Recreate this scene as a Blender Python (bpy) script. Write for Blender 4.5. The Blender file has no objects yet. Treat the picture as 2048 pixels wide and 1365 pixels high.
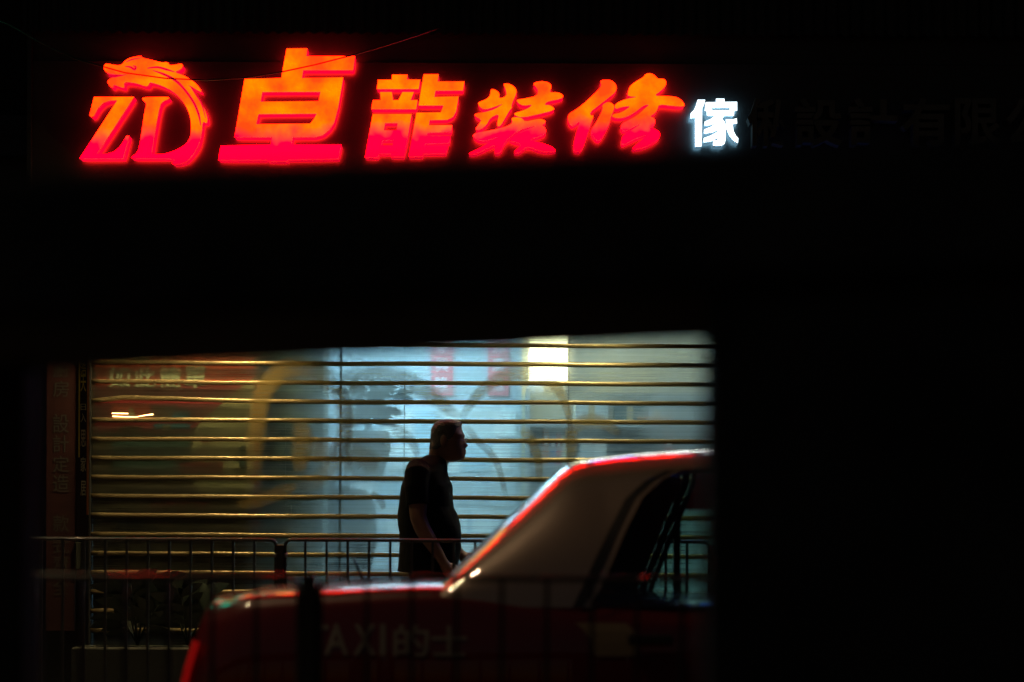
import bpy, bmesh, math, random
from mathutils import Vector, Matrix
from mathutils.geometry import tessellate_polygon
random.seed(7)
R = math.radians
SC = bpy.context.scene
COL = SC.collection

# ------------------------------------------------------------------ camera, world, exposure
F = 4836.0          # focal length in pixels of the 2048 px wide photograph (85 mm lens)
HC = 1.18           # lens height
HY = 1077.0         # horizon row
ROLL = R(0.28)
cam_d = bpy.data.cameras.new('camera')
cam_d.lens = 85.0
cam_d.sensor_width = 36.0
cam_d.shift_y = (HY - 682.5) / 2048.0
cam_d.clip_start = 0.1
cam_d.clip_end = 500.0
cam_d.dof.use_dof = True
cam_d.dof.focus_distance = 13.1
cam_d.dof.aperture_fstop = 1.3
cam = bpy.data.objects.new('camera', cam_d)
cam.matrix_world = Matrix.Translation((0, 0, HC)) @ Matrix.Rotation(R(90), 4, 'X') @ Matrix.Rotation(ROLL, 4, 'Z')
COL.objects.link(cam)
SC.camera = cam

world = bpy.data.worlds.new('World')
SC.world = world
world.use_nodes = True
wn = world.node_tree.nodes
wl = world.node_tree.links
bg = wn.get('Background') or wn.new('ShaderNodeBackground')
sky = wn.new('ShaderNodeTexSky')
sky.sky_type = 'NISHITA'
sky.sun_disc = False
sky.sun_elevation = R(-2.2)
sky.sun_rotation = R(200)
wl.new(sky.outputs[0], bg.inputs[0])
bg.inputs[1].default_value = 0.07
SC.view_settings.view_transform = 'Standard'
SC.view_settings.look = 'None'
SC.view_settings.exposure = 0.0
SC.view_settings.gamma = 1.0
SC.view_settings.use_curve_mapping = False
SC.cycles.use_denoising = True
SC.cycles.max_bounces = 8
SC.cycles.transparent_max_bounces = 24
SC.cycles.sample_clamp_indirect = 4.0
SC.cycles.caustics_reflective = False
SC.cycles.caustics_refractive = False


def W(px, py, Y):
    """the point at depth Y that the photograph shows at pixel (px, py)"""
    dx, dy = px - 1024.0, HY - py
    c, s = math.cos(ROLL), math.sin(ROLL)
    return Vector(((dx * c - dy * s) * Y / F, Y, HC + (dx * s + dy * c) * Y / F))


# ------------------------------------------------------------------ materials
MATS = {}


def pm(name, col, rough=0.6, metal=0.0, var=0.0, scale=6.0, stretch=(1, 1, 1), bump=0.0, coat=0.0, spec=0.5, col2=None, ior=None):
    m = bpy.data.materials.new(name)
    m.use_nodes = True
    nt = m.node_tree
    b = nt.nodes['Principled BSDF']
    b.inputs['Base Color'].default_value = (*col, 1)
    b.inputs['Roughness'].default_value = rough
    b.inputs['Metallic'].default_value = metal
    b.inputs['Coat Weight'].default_value = coat
    b.inputs['Coat Roughness'].default_value = 0.02
    b.inputs['Specular IOR Level'].default_value = spec
    if var or bump or col2:
        tc = nt.nodes.new('ShaderNodeTexCoord')
        mp = nt.nodes.new('ShaderNodeMapping')
        mp.inputs['Scale'].default_value = stretch
        nz = nt.nodes.new('ShaderNodeTexNoise')
        nz.inputs['Scale'].default_value = scale
        nz.inputs['Detail'].default_value = 6
        nt.links.new(tc.outputs['Object'], mp.inputs[0])
        nt.links.new(mp.outputs[0], nz.inputs[0])
        if var or col2:
            r = nt.nodes.new('ShaderNodeValToRGB')
            r.color_ramp.elements[0].position = 0.32
            r.color_ramp.elements[1].position = 0.68
            c2 = col2 or tuple(min(1, c * (1 + var)) for c in col)
            c1 = col if col2 else tuple(c * (1 - var) for c in col)
            r.color_ramp.elements[0].color = (*c1, 1)
            r.color_ramp.elements[1].color = (*c2, 1)
            nt.links.new(nz.outputs[0], r.inputs[0])
            nt.links.new(r.outputs[0], b.inputs['Base Color'])
            mr = nt.nodes.new('ShaderNodeMapRange')
            mr.inputs[3].default_value = rough * 0.8
            mr.inputs[4].default_value = min(1, rough * 1.2)
            nt.links.new(nz.outputs[0], mr.inputs[0])
            nt.links.new(mr.outputs[0], b.inputs['Roughness'])
        if bump:
            bp = nt.nodes.new('ShaderNodeBump')
            bp.inputs['Strength'].default_value = bump
            bp.inputs['Distance'].default_value = 0.01
            nt.links.new(nz.outputs[0], bp.inputs['Height'])
            nt.links.new(bp.outputs[0], b.inputs['Normal'])
    MATS[name] = m
    return m


def emit(name, col, strength, base=(0.02, 0.02, 0.02)):
    m = pm(name, base, 0.4)
    b = m.node_tree.nodes['Principled BSDF']
    b.inputs['Emission Color'].default_value = (*col, 1)
    b.inputs['Emission Strength'].default_value = strength
    return m


def N(nt, kind, **kw):
    n = nt.nodes.new(kind)
    for k, v in kw.items():
        setattr(n, k, v)
    return n


def blank(name):
    m = bpy.data.materials.new(name)
    m.use_nodes = True
    nt = m.node_tree
    for n in list(nt.nodes):
        nt.nodes.remove(n)
    out = nt.nodes.new('ShaderNodeOutputMaterial')
    MATS[name] = m
    return m, nt, out


def make_letter_face():
    """backlit acrylic: orange varied by noise, emission turning raspberry below a slanted height"""
    m, nt, out = blank('lit_orange_acrylic')
    L = nt.links.new
    geo = N(nt, 'ShaderNodeNewGeometry')
    sep = N(nt, 'ShaderNodeSeparateXYZ')
    L(geo.outputs['Position'], sep.inputs[0])
    nz = N(nt, 'ShaderNodeTexNoise')
    nz.inputs['Scale'].default_value = 7.0
    nz.inputs['Detail'].default_value = 4
    L(geo.outputs['Position'], nz.inputs[0])
    rp = N(nt, 'ShaderNodeValToRGB')
    e = rp.color_ramp.elements
    e[0].position = 0.33
    e[0].color = (16.0, 0.075, 0.006, 1)
    e[1].position = 0.66
    e[1].color = (17.0, 0.29, 0.0, 1)
    x = e.new(0.5)
    x.color = (16.5, 0.17, 0.002, 1)
    L(nz.outputs[0], rp.inputs[0])
    # slanted height of the colour change
    ma = N(nt, 'ShaderNodeMath', operation='MULTIPLY_ADD')
    L(sep.outputs['X'], ma.inputs[0])
    ma.inputs[1].default_value = -0.030
    L(sep.outputs['Z'], ma.inputs[2])
    nz2 = N(nt, 'ShaderNodeTexNoise')
    nz2.inputs['Scale'].default_value = 9.0
    L(geo.outputs['Position'], nz2.inputs[0])
    mb = N(nt, 'ShaderNodeMath', operation='MULTIPLY_ADD')
    L(nz2.outputs[0], mb.inputs[0])
    mb.inputs[1].default_value = 0.14
    L(ma.outputs[0], mb.inputs[2])
    mr = N(nt, 'ShaderNodeMapRange')
    mr.inputs[1].default_value = 3.455
    mr.inputs[2].default_value = 3.535
    L(mb.outputs[0], mr.inputs[0])
    mx = N(nt, 'ShaderNodeMix', data_type='RGBA')
    L(mr.outputs[0], mx.inputs[0])
    mx.inputs[6].default_value = (16.0, 0.0, 0.055, 1)
    L(rp.outputs[0], mx.inputs[7])
    em = N(nt, 'ShaderNodeEmission')
    em.inputs[1].default_value = 1.0
    L(mx.outputs[2], em.inputs[0])
    L(em.outputs[0], out.inputs[0])


make_letter_face()
emit('lit_red_return', (1.0, 0.0, 0.035), 1.1)
emit('lit_red_back', (1.0, 0.010, 0.012), 38.0)
emit('lit_groove', (1.0, 0.0, 0.05), 0.75)
emit('lit_white_face', (0.80, 0.93, 1.0), 3.0)
emit('lit_white_return', (0.25, 0.5, 0.7), 0.55)
emit('lit_white_back', (0.22, 0.55, 0.8), 22.0)
pm('dark_trim', (0.03, 0.004, 0.004), 0.4)
pm('unlit_letter', (0.085, 0.075, 0.055), 0.5, var=0.2)
pm('sign_panel', (0.018, 0.014, 0.012), 0.55, var=0.25, scale=3)
pm('dark_metal', (0.022, 0.022, 0.022), 0.45, 0.3, var=0.3)
pm('shelter_black', (0.05, 0.05, 0.048), 0.9, var=0.3, spec=0.15)
pm('facade', (0.012, 0.011, 0.011), 0.8, var=0.3, scale=2, bump=0.3)
pm('facade_blue', (0.012, 0.02, 0.04), 0.7, var=0.3)
pm('asphalt', (0.045, 0.045, 0.047), 0.85, var=0.3, scale=40, bump=0.4)
pm('paving', (0.16, 0.15, 0.14), 0.85, var=0.25, scale=5, bump=0.2)
pm('kerb', (0.22, 0.21, 0.2), 0.8, var=0.2, scale=5)
pm('road_paint', (0.6, 0.5, 0.1), 0.7, var=0.2)
pm('aluminium', (0.20, 0.16, 0.08), 0.34, 0.5, var=0.22, scale=3, stretch=(1, 8, 8))
pm('rail_paint', (0.018, 0.019, 0.018), 0.35, 0.2, var=0.3, coat=0.2)
pm('pillar_red', (0.020, 0.003, 0.003), 0.5, var=0.25)
pm('grey_print', (0.028, 0.025, 0.023), 0.6)
pm('yellow_print', (0.85, 0.66, 0.04), 0.5)
pm('cream_print', (0.62, 0.55, 0.33), 0.6)
pm('orange_strip', (0.85, 0.26, 0.05), 0.5, var=0.3)
pm('grey_green', (0.022, 0.027, 0.02), 0.6, var=0.2)
pm('poster_red', (0.46, 0.06, 0.022), 0.55, var=0.12)
pm('poster_dark_red', (0.22, 0.022, 0.022), 0.55, var=0.15)
pm('poster_beige', (0.40, 0.31, 0.16), 0.6, var=0.12)
pm('poster_brown', (0.12, 0.075, 0.04), 0.6, var=0.2)
pm('poster_teal', (0.055, 0.085, 0.07), 0.6, var=0.2)
pm('poster_blue', (0.035, 0.14, 0.19), 0.6, var=0.2)
pm('poster_black', (0.012, 0.014, 0.018), 0.6)
pm('wall_pale', (0.42, 0.47, 0.50), 0.8, var=0.07, scale=2)
pm('wall_cream', (0.72, 0.68, 0.55), 0.8, var=0.06, scale=2)
pm('wood_edge', (0.62, 0.48, 0.28), 0.5, var=0.15)
pm('cabinet_teal', (0.11, 0.17, 0.18), 0.6, var=0.12)
pm('cabinet_back', (0.20, 0.23, 0.25), 0.7, var=0.2)
pm('cabinet_grey', (0.5, 0.55, 0.58), 0.6, var=0.15)
pm('couplet_red', (0.62, 0.17, 0.18), 0.7, var=0.15)
pm('paper_white', (0.86, 0.89, 0.9), 0.8, var=0.05)
pm('paper_blue', (0.5, 0.66, 0.76), 0.8, var=0.12)
pm('paper_grey', (0.62, 0.7, 0.74), 0.8, var=0.1)
pm('leaf_dark', (0.012, 0.024, 0.014), 0.5, var=0.3)
pm('pot_clay', (0.10, 0.09, 0.08), 0.6, var=0.2)
pm('book_orange', (0.6, 0.22, 0.08), 0.6)
pm('book_red', (0.5, 0.09, 0.09), 0.6)
pm('book_cream', (0.65, 0.62, 0.42), 0.6)
pm('book_blue', (0.10, 0.2, 0.34), 0.6)
pm('floor_tile', (0.45, 0.47, 0.48), 0.35, var=0.1)
emit('tube_light', (0.46, 0.80, 1.0), 165.0)
emit('shelf_fill_tube', (0.85, 0.95, 0.85), 48.0)
emit('warm_lamp', (1.0, 0.88, 0.48), 9.0)
emit('glint_glow', (1.0, 0.5, 0.17), 9.0)  # glow standing in for a glint on the shutter panel
emit('street_lens', (1.0, 0.66, 0.36), 1700.0)
emit('flood_lens', (1.0, 0.70, 0.30), 430.0)
emit('flood_lens_dim', (1.0, 0.85, 0.42), 230.0)
emit('green_neon', (0.0, 0.75, 0.42), 4.5)
emit('yellow_neon', (1.0, 0.6, 0.1), 4.0)
emit('blue_neon', (0.03, 0.14, 1.0), 9.0)
emit('white_neon', (0.95, 0.92, 1.0), 1.8)
emit('tail_lens', (0.9, 0.006, 0.006), 0.13, base=(0.12, 0.006, 0.006))
pm('taxi_red', (0.085, 0.003, 0.004), 0.4, 0.0, coat=0.8, spec=0.2)
pm('taxi_silver', (0.21, 0.155, 0.12), 0.45, 0.2, coat=1.0)
MATS['taxi_silver'].node_tree.nodes['Principled BSDF'].inputs['Coat IOR'].default_value = 1.8
pm('taxi_trim', (0.012, 0.012, 0.012), 0.4)
pm('taxi_chrome', (0.5, 0.5, 0.5), 0.15, 1.0)
pm('taxi_seat', (0.03, 0.03, 0.032), 0.7)
pm('taxi_white', (0.16, 0.145, 0.125), 0.5)
pm('decal_beige', (0.17, 0.125, 0.07), 0.5, var=0.1)
pm('tyre', (0.015, 0.015, 0.015), 0.8)
pm('skin', (0.20, 0.10, 0.065), 0.5, var=0.1)
pm('hair_grey', (0.035, 0.03, 0.03), 0.6, var=0.5, scale=120, bump=0.8)
pm('shirt_dark', (0.004, 0.004, 0.005), 0.9, spec=0.08, var=0.2, scale=14, bump=0.4)
pm('trouser_dark', (0.015, 0.016, 0.02), 0.85, var=0.2)
pm('wire_metal', (0.25, 0.24, 0.22), 0.3, 0.9)
pm('cable_black', (0.015, 0.012, 0.012), 0.6)
pm('corrugated', (0.006, 0.005, 0.005), 0.5, 0.3, var=0.3)


def make_clear_panel():
    """dusty clear polycarbonate with long wiped streaks"""
    m, nt, out = blank('dusty_polycarbonate')
    L = nt.links.new
    tc = N(nt, 'ShaderNodeNewGeometry')
    mp = N(nt, 'ShaderNodeMapping')
    mp.inputs['Scale'].default_value = (0.35, 1, 150)
    L(tc.outputs['Position'], mp.inputs[0])
    nz = N(nt, 'ShaderNodeTexNoise')
    nz.inputs['Scale'].default_value = 1.6
    nz.inputs['Detail'].default_value = 7
    nz.inputs['Roughness'].default_value = 0.65
    L(mp.outputs[0], nz.inputs[0])
    n2 = N(nt, 'ShaderNodeTexNoise')
    n2.inputs['Scale'].default_value = 2.2
    n2.inputs['Detail'].default_value = 4
    L(tc.outputs['Position'], n2.inputs[0])
    ad = N(nt, 'ShaderNodeMath', operation='ADD')
    L(nz.outputs[0], ad.inputs[0])
    L(n2.outputs[0], ad.inputs[1])
    mr = N(nt, 'ShaderNodeMapRange')
    mr.inputs[1].default_value = 0.75
    mr.inputs[2].default_value = 1.35
    mr.inputs[3].default_value = 0.03
    mr.inputs[4].default_value = 0.36
    L(ad.outputs[0], mr.inputs[0])
    tr = N(nt, 'ShaderNodeBsdfTransparent')
    tr.inputs[0].default_value = (0.86, 0.95, 0.96, 1)
    tl = N(nt, 'ShaderNodeBsdfTranslucent')
    tl.inputs[0].default_value = (0.55, 0.62, 0.62, 1)
    df = N(nt, 'ShaderNodeBsdfDiffuse')
    df.inputs[0].default_value = (0.025, 0.025, 0.022, 1)
    ash = N(nt, 'ShaderNodeAddShader')
    L(tl.outputs[0], ash.inputs[0])
    L(df.outputs[0], ash.inputs[1])
    mx = N(nt, 'ShaderNodeMixShader')
    rf = N(nt, 'ShaderNodeBsdfRefraction')
    rf.inputs['Color'].default_value = (0.9, 0.97, 0.97, 1)
    rf.inputs['Roughness'].default_value = 0.28
    rf.inputs['IOR'].default_value = 1.25
    mf = N(nt, 'ShaderNodeMixShader')
    mf.inputs[0].default_value = 0.18
    L(tr.outputs[0], mf.inputs[1])
    L(rf.outputs[0], mf.inputs[2])
    L(mr.outputs[0], mx.inputs[0])
    L(mf.outputs[0], mx.inputs[1])
    L(ash.outputs[0], mx.inputs[2])
    gl = N(nt, 'ShaderNodeBsdfGlossy')
    gl.inputs[1].default_value = 0.12
    mg = N(nt, 'ShaderNodeMixShader')
    mg.inputs[0].default_value = 0.03
    L(mx.outputs[0], mg.inputs[1])
    L(gl.outputs[0], mg.inputs[2])
    L(mg.outputs[0], out.inputs[0])


def make_glass(name, tint, refl=0.06, rough=0.02):
    m, nt, out = blank(name)
    L = nt.links.new
    tr = N(nt, 'ShaderNodeBsdfTransparent')
    tr.inputs[0].default_value = (*tint, 1)
    gl = N(nt, 'ShaderNodeBsdfGlossy')
    gl.inputs[1].default_value = rough
    fr = N(nt, 'ShaderNodeFresnel')
    fr.inputs[0].default_value = 1.5
    mx = N(nt, 'ShaderNodeMixShader')
    L(fr.outputs[0], mx.inputs[0])
    L(tr.outputs[0], mx.inputs[1])
    L(gl.outputs[0], mx.inputs[2])
    L(mx.outputs[0], out.inputs[0])


def make_spray(name, col, dens):
    """sprayed paint, soft at the edge of the stroke (uv x runs across the stroke)"""
    m, nt, out = blank(name)
    L = nt.links.new
    uv = N(nt, 'ShaderNodeUVMap')
    uv.uv_map = 'UVMap'
    sp = N(nt, 'ShaderNodeSeparateXYZ')
    L(uv.outputs[0], sp.inputs[0])
    a = N(nt, 'ShaderNodeMath', operation='SUBTRACT')
    L(sp.outputs[0], a.inputs[0])
    a.inputs[1].default_value = 0.5
    b = N(nt, 'ShaderNodeMath', operation='ABSOLUTE')
    L(a.outputs[0], b.inputs[0])
    geo = N(nt, 'ShaderNodeNewGeometry')
    nz = N(nt, 'ShaderNodeTexNoise')
    nz.inputs['Scale'].default_value = 14
    nz.inputs['Detail'].default_value = 5
    L(geo.outputs['Position'], nz.inputs[0])
    c = N(nt, 'ShaderNodeMath', operation='MULTIPLY_ADD')
    L(nz.outputs[0], c.inputs[0])
    c.inputs[1].default_value = 0.14
    L(b.outputs[0], c.inputs[2])
    mr = N(nt, 'ShaderNodeMapRange')
    mr.inputs[1].default_value = 0.30
    mr.inputs[2].default_value = 0.58
    mr.inputs[3].default_value = dens
    mr.inputs[4].default_value = 0.0
    L(c.outputs[0], mr.inputs[0])
    mp = N(nt, 'ShaderNodeMapping')
    mp.inputs['Scale'].default_value = (1.0, 1, 90)
    L(geo.outputs['Position'], mp.inputs[0])
    n2 = N(nt, 'ShaderNodeTexNoise')
    n2.inputs['Scale'].default_value = 1.5
    n2.inputs['Detail'].default_value = 5
    L(mp.outputs[0], n2.inputs[0])
    m2 = N(nt, 'ShaderNodeMapRange')
    m2.inputs[1].default_value = 0.35
    m2.inputs[2].default_value = 0.6
    m2.inputs[3].default_value = 0.72
    m2.inputs[4].default_value = 1.0
    L(n2.outputs[0], m2.inputs[0])
    mu = N(nt, 'ShaderNodeMath', operation='MULTIPLY')
    L(mr.outputs[0], mu.inputs[0])
    L(m2.outputs[0], mu.inputs[1])
    e1 = N(nt, 'ShaderNodeMath', operation='PINGPONG')      # stroke thins out towards both ends
    L(sp.outputs[1], e1.inputs[0])
    e1.inputs[1].default_value = 0.5
    e2 = N(nt, 'ShaderNodeMath', operation='MULTIPLY', use_clamp=True)
    L(e1.outputs[0], e2.inputs[0])
    e2.inputs[1].default_value = 6.0
    mu2 = N(nt, 'ShaderNodeMath', operation='MULTIPLY')
    L(mu.outputs[0], mu2.inputs[0])
    L(e2.outputs[0], mu2.inputs[1])
    mu = mu2
    tr = N(nt, 'ShaderNodeBsdfTransparent')
    df = N(nt, 'ShaderNodeBsdfDiffuse')
    df.inputs[0].default_value = (*col, 1)
    tl = N(nt, 'ShaderNodeBsdfTranslucent')
    tl.inputs[0].default_value = (*[v * 0.8 for v in col], 1)
    ad = N(nt, 'ShaderNodeAddShader')
    L(df.outputs[0], ad.inputs[0])
    L(tl.outputs[0], ad.inputs[1])
    mx = N(nt, 'ShaderNodeMixShader')
    L(mu.outputs[0], mx.inputs[0])
    L(tr.outputs[0], mx.inputs[1])
    L(ad.outputs[0], mx.inputs[2])
    L(mx.outputs[0], out.inputs[0])


make_clear_panel()
make_glass('tinted_glass', (0.62, 0.80, 0.74))
make_glass('dark_glass', (0.60, 0.80, 0.74))
make_glass('spectacle_glass', (0.9, 0.92, 0.92))
make_spray('spray_ochre', (0.15, 0.115, 0.04), 0.66)
make_spray('spray_ochre_thin', (0.15, 0.112, 0.045), 0.50)

# ------------------------------------------------------------------ builders
ORG = {}


def tag(o, label=None, cat=None, group=None, kind=None):
    for k, v in (('label', label), ('category', cat), ('group', group), ('kind', kind)):
        if v:
            o[k] = v
    return o


def empty(name, loc, label, cat, group=None):
    o = bpy.data.objects.new(name, None)
    o.empty_display_size = 0.2
    o.location = loc
    COL.objects.link(o)
    ORG[o] = Vector(loc)
    return tag(o, label, cat, group)


def link_mesh(name, me, mat, parent=None, org=None):
    o = bpy.data.objects.new(name, me)
    if mat:
        me.materials.append(MATS[mat])
    COL.objects.link(o)
    if parent is not None:
        o.parent = parent
        ORG[o] = ORG[parent]
    else:
        ORG[o] = Vector((0, 0, 0))
    return o


class MB:
    def __init__(s):
        s.v = []
        s.f = []
        s.uv = {}

    def vert(s, p):
        s.v.append(Vector(p))
        return len(s.v) - 1

    def face(s, *ids):
        s.f.append(tuple(ids))

    def box(s, x0, x1, y0, y1, z0, z1, M=None):
        b = len(s.v)
        for p in ((x0, y0, z0), (x1, y0, z0), (x1, y1, z0), (x0, y1, z0), (x0, y0, z1), (x1, y0, z1), (x1, y1, z1), (x0, y1, z1)):
            q = Vector(p)
            s.v.append(M @ q if M else q)
        for f in ((3, 2, 1, 0), (4, 5, 6, 7), (0, 1, 5, 4), (1, 2, 6, 5), (2, 3, 7, 6), (3, 0, 4, 7)):
            s.f.append(tuple(b + i for i in f))
        return s

    def tube(s, pts, r, seg=8, cap=True):
        pts = [Vector(p) for p in pts]
        rr = r if isinstance(r, (list, tuple)) else [r] * len(pts)
        rings = []
        up0 = None
        for i, p in enumerate(pts):
            t = (pts[min(i + 1, len(pts) - 1)] - pts[max(i - 1, 0)]).normalized()
            if up0 is None:
                ref = Vector((0, 0, 1)) if abs(t.z) < 0.9 else Vector((0, 1, 0))
                a = t.cross(ref).normalized()
            else:
                a = (up0 - t * up0.dot(t)).normalized()
            up0 = a
            b = t.cross(a)
            ring = [s.vert(p + (a * math.cos(2 * math.pi * k / seg) + b * math.sin(2 * math.pi * k / seg)) * rr[i]) for k in range(seg)]
            rings.append(ring)
        for A, B in zip(rings, rings[1:]):
            for k in range(seg):
                s.f.append((A[k], A[(k + 1) % seg], B[(k + 1) % seg], B[k]))
        if cap:
            s.f.append(tuple(reversed(rings[0])))
            s.f.append(tuple(rings[-1]))
        return s

    def loft(s, rings, closed=False, cap=False):
        ids = [[s.vert(p) for p in r] for r in rings]
        n = len(ids[0])
        for A, B in zip(ids, ids[1:]):
            for k in range(n if closed else n - 1):
                s.f.append((A[k], A[(k + 1) % n], B[(k + 1) % n], B[k]))
        if cap:
            s.f.append(tuple(reversed(ids[0])))
            s.f.append(tuple(ids[-1]))
        return s

    def flat(s, polys, fn, rev=False):
        """filled outline (first ring) with holes, mapped to 3D by fn(x, y)"""
        rings = [[Vector((p[0], p[1], 0)) for p in r] for r in polys]
        tris = tessellate_polygon(rings)
        b = len(s.v)
        for r in rings:
            for p in r:
                s.v.append(Vector(fn(p.x, p.y)))
        for t in tris:
            s.f.append(tuple(b + i for i in t))
        return s

    def sides(s, polys, fn0, fn1):
        for r in polys:
            n = len(r)
            a = [s.vert(fn0(*p)) for p in r]
            c = [s.vert(fn1(*p)) for p in r]
            for k in range(n):
                s.f.append((a[k], a[(k + 1) % n], c[(k + 1) % n], c[k]))
        return s

    def ball(s, c, r, seg=12, rings=8):
        c = Vector(c)
        r = Vector(r if isinstance(r, (tuple, list)) else (r, r, r))
        R_ = []
        for i in range(rings + 1):
            th = math.pi * i / rings
            R_.append([Vector((c.x + r.x * math.sin(th) * math.cos(2 * math.pi * k / seg), c.y + r.y * math.sin(th) * math.sin(2 * math.pi * k / seg), c.z + r.z * math.cos(th))) for k in range(seg)])
        return s.loft(R_, closed=True)

    def mesh(s, org=Vector((0, 0, 0)), smooth=False, weld=False, facing=None):
        me = bpy.data.meshes.new('m')
        me.from_pydata([tuple(v - org) for v in s.v], [], s.f)
        bm = bmesh.new()
        bm.from_mesh(me)
        if weld:
            bmesh.ops.remove_doubles(bm, verts=bm.verts, dist=1e-5)
        bmesh.ops.recalc_face_normals(bm, faces=bm.faces)
        if facing is not None:
            bm.normal_update()
            d = Vector(facing)
            for f in bm.faces:
                if f.normal.dot(d) < 0:
                    f.normal_flip()
        bm.to_mesh(me)
        bm.free()
        if smooth:
            me.shade_smooth()
        me.update()
        return me

    def build(s, name, mat, parent=None, smooth=False, weld=False, facing=None):
        org = ORG[parent] if parent is not None else Vector((0, 0, 0))
        me = s.mesh(org, smooth, weld, facing)
        me.name = name
        return link_mesh(name, me, mat, parent)


def add_bevel(o, w=0.006, seg=2):
    b = o.modifiers.new('bevel', 'BEVEL')
    b.width = w
    b.segments = seg
    b.limit_method = 'ANGLE'
    b.angle_limit = R(40)
    return o


def boxpart(name, mat, parent, x0, x1, y0, y1, z0, z1, bev=0.0):
    o = MB().box(x0, x1, y0, y1, z0, z1).build(name, mat, parent)
    if bev:
        add_bevel(o, bev)
    return o


def shared(o, parent, dloc, name=None):
    """another piece with the same mesh"""
    c = bpy.data.objects.new(name or o.name.split('.')[0], o.data)
    COL.objects.link(c)
    c.parent = parent
    c.location = Vector(o.location) + Vector(dloc)
    ORG[c] = ORG[parent]
    for m in o.modifiers:
        if m.type == 'BEVEL':
            add_bevel(c, m.width, m.segments)
    return c


def chaikin(r, n=1):
    for _ in range(n):
        q = []
        for i in range(len(r)):
            a, b = r[i], r[(i + 1) % len(r)]
            q.append((a[0] * .75 + b[0] * .25, a[1] * .75 + b[1] * .25))
            q.append((a[0] * .25 + b[0] * .75, a[1] * .25 + b[1] * .75))
        r = q
    return r


_text_cache = {}


def text2d(body, bold=0.0):
    """flat glyph outline faces scaled into the unit box"""
    k = (body, bold)
    if k not in _text_cache:
        c = bpy.data.curves.new('glyph', 'FONT')
        c.body = body
        c.size = 1
        c.offset = bold
        c.resolution_u = 3
        o = bpy.data.objects.new('glyph', c)
        COL.objects.link(o)
        dg = bpy.context.evaluated_depsgraph_get()
        dg.update()
        me = bpy.data.meshes.new_from_object(o.evaluated_get(dg))
        vs = [v.co.copy() for v in me.vertices]
        fs = [tuple(p.vertices) for p in me.polygons]
        bpy.data.objects.remove(o)
        bpy.data.curves.remove(c)
        bpy.data.meshes.remove(me)
        x0, x1 = min(v.x for v in vs), max(v.x for v in vs)
        y0, y1 = min(v.y for v in vs), max(v.y for v in vs)
        _text_cache[k] = ([((v.x - x0) / (x1 - x0), (v.y - y0) / (y1 - y0)) for v in vs], fs)
    return _text_cache[k]


def text_mb(body, fn, bold=0.0):
    vs, fs = text2d(body, bold)
    m = MB()
    m.v = [Vector(fn(u, v)) for u, v in vs]
    m.f = list(fs)
    return m


def glyph(name, body, mat, parent, px0, py0, px1, py1, Y, bold=0.0, thick=0.0):
    m = text_mb(body, lambda u, v: W(px0 + (px1 - px0) * u, py1 + (py0 - py1) * v, Y), bold)
    return m.build(name, mat, parent, facing=(0, -1, 0))


def ribbon(pts, widths, fn, n=40):
    """smooth stroke through pts (pixels); returns MB with uv across the stroke"""
    P = [Vector((p[0], p[1], 0)) for p in pts]
    k = len(P)
    ws = widths if isinstance(widths, (list, tuple)) else [widths] * k
    if len(ws) != k:
        ws = [ws[0] + (ws[-1] - ws[0]) * i / (k - 1) for i in range(k)]

    def cr(a, b, c, d, t):
        return 0.5 * ((2 * b) + (c - a) * t + (2 * a - 5 * b + 4 * c - d) * t * t + (3 * b - a - 3 * c + d) * t ** 3)
    S = []
    for i in range(n + 1):
        u = i / n * (k - 1)
        j = min(int(u), k - 2)
        t = u - j
        g = lambda q: P[max(0, min(k - 1, q))]
        S.append((cr(g(j - 1), g(j), g(j + 1), g(j + 2), t), ws[j] + (ws[j + 1] - ws[j]) * t))
    m = MB()
    rows = []
    for i, (p, w) in enumerate(S):
        d = (S[min(i + 1, n)][0] - S[max(i - 1, 0)][0]).normalized()
        nrm = Vector((-d.y, d.x, 0))
        rows.append([m.vert(fn(*(p + nrm * w * (q - .5)).xy)) for q in (0, .25, .5, .75, 1)])
    m.uvs = []
    for i, (A, B) in enumerate(zip(rows, rows[1:])):
        for q in range(4):
            m.f.append((A[q], A[q + 1], B[q + 1], B[q]))
            m.uvs += [(q / 4, i / n), ((q + 1) / 4, i / n), ((q + 1) / 4, (i + 1) / n), (q / 4, (i + 1) / n)]
    return m


def stroke(name, mat, parent, pts, widths, Y):
    m = ribbon(pts, widths, lambda x, y: W(x, y, Y))
    me = bpy.data.meshes.new(name)
    me.from_pydata([tuple(v - ORG[parent]) for v in m.v], [], m.f)
    lay = me.uv_layers.new(name='UVMap')
    for i, u in enumerate(m.uvs):
        lay.data[i].uv = u
    me.update()
    return link_mesh(name, me, mat, parent)


# ------------------------------------------------------------------ ground
YS = 13.40          # roller shutter plane
YB = 13.30          # sign panel front
GF = 0.12           # pavement height


def slab(name, mat, x0, x1, y0, y1, z0, z1):
    return tag(boxpart(name, mat, None, x0, x1, y0, y1, z0, z1), kind='structure')


g = MB()
g.v = [Vector(p) for p in ((-150, -150, 0), (150, -150, 0), (150, 150, 0), (-150, 150, 0))]
g.f = [(0, 1, 2, 3)]
tag(g.build('ground', 'asphalt'), kind='structure')
slab('pavement_near', 'paving', -40, 40, -6, 7.12, 0.004, GF)
slab('kerb_near', 'kerb', -40, 40, 7.125, 7.28, 0.004, GF + 0.005)
slab('pavement_far', 'paving', -40, 40, 11.2, 13.2, 0.004, GF)
slab('kerb_far', 'kerb', -40, 40, 11.04, 11.195, 0.004, GF + 0.005)
slab('road_marking', 'road_paint', -40, 40, 10.72, 10.82, 0.002, 0.006)

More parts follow.
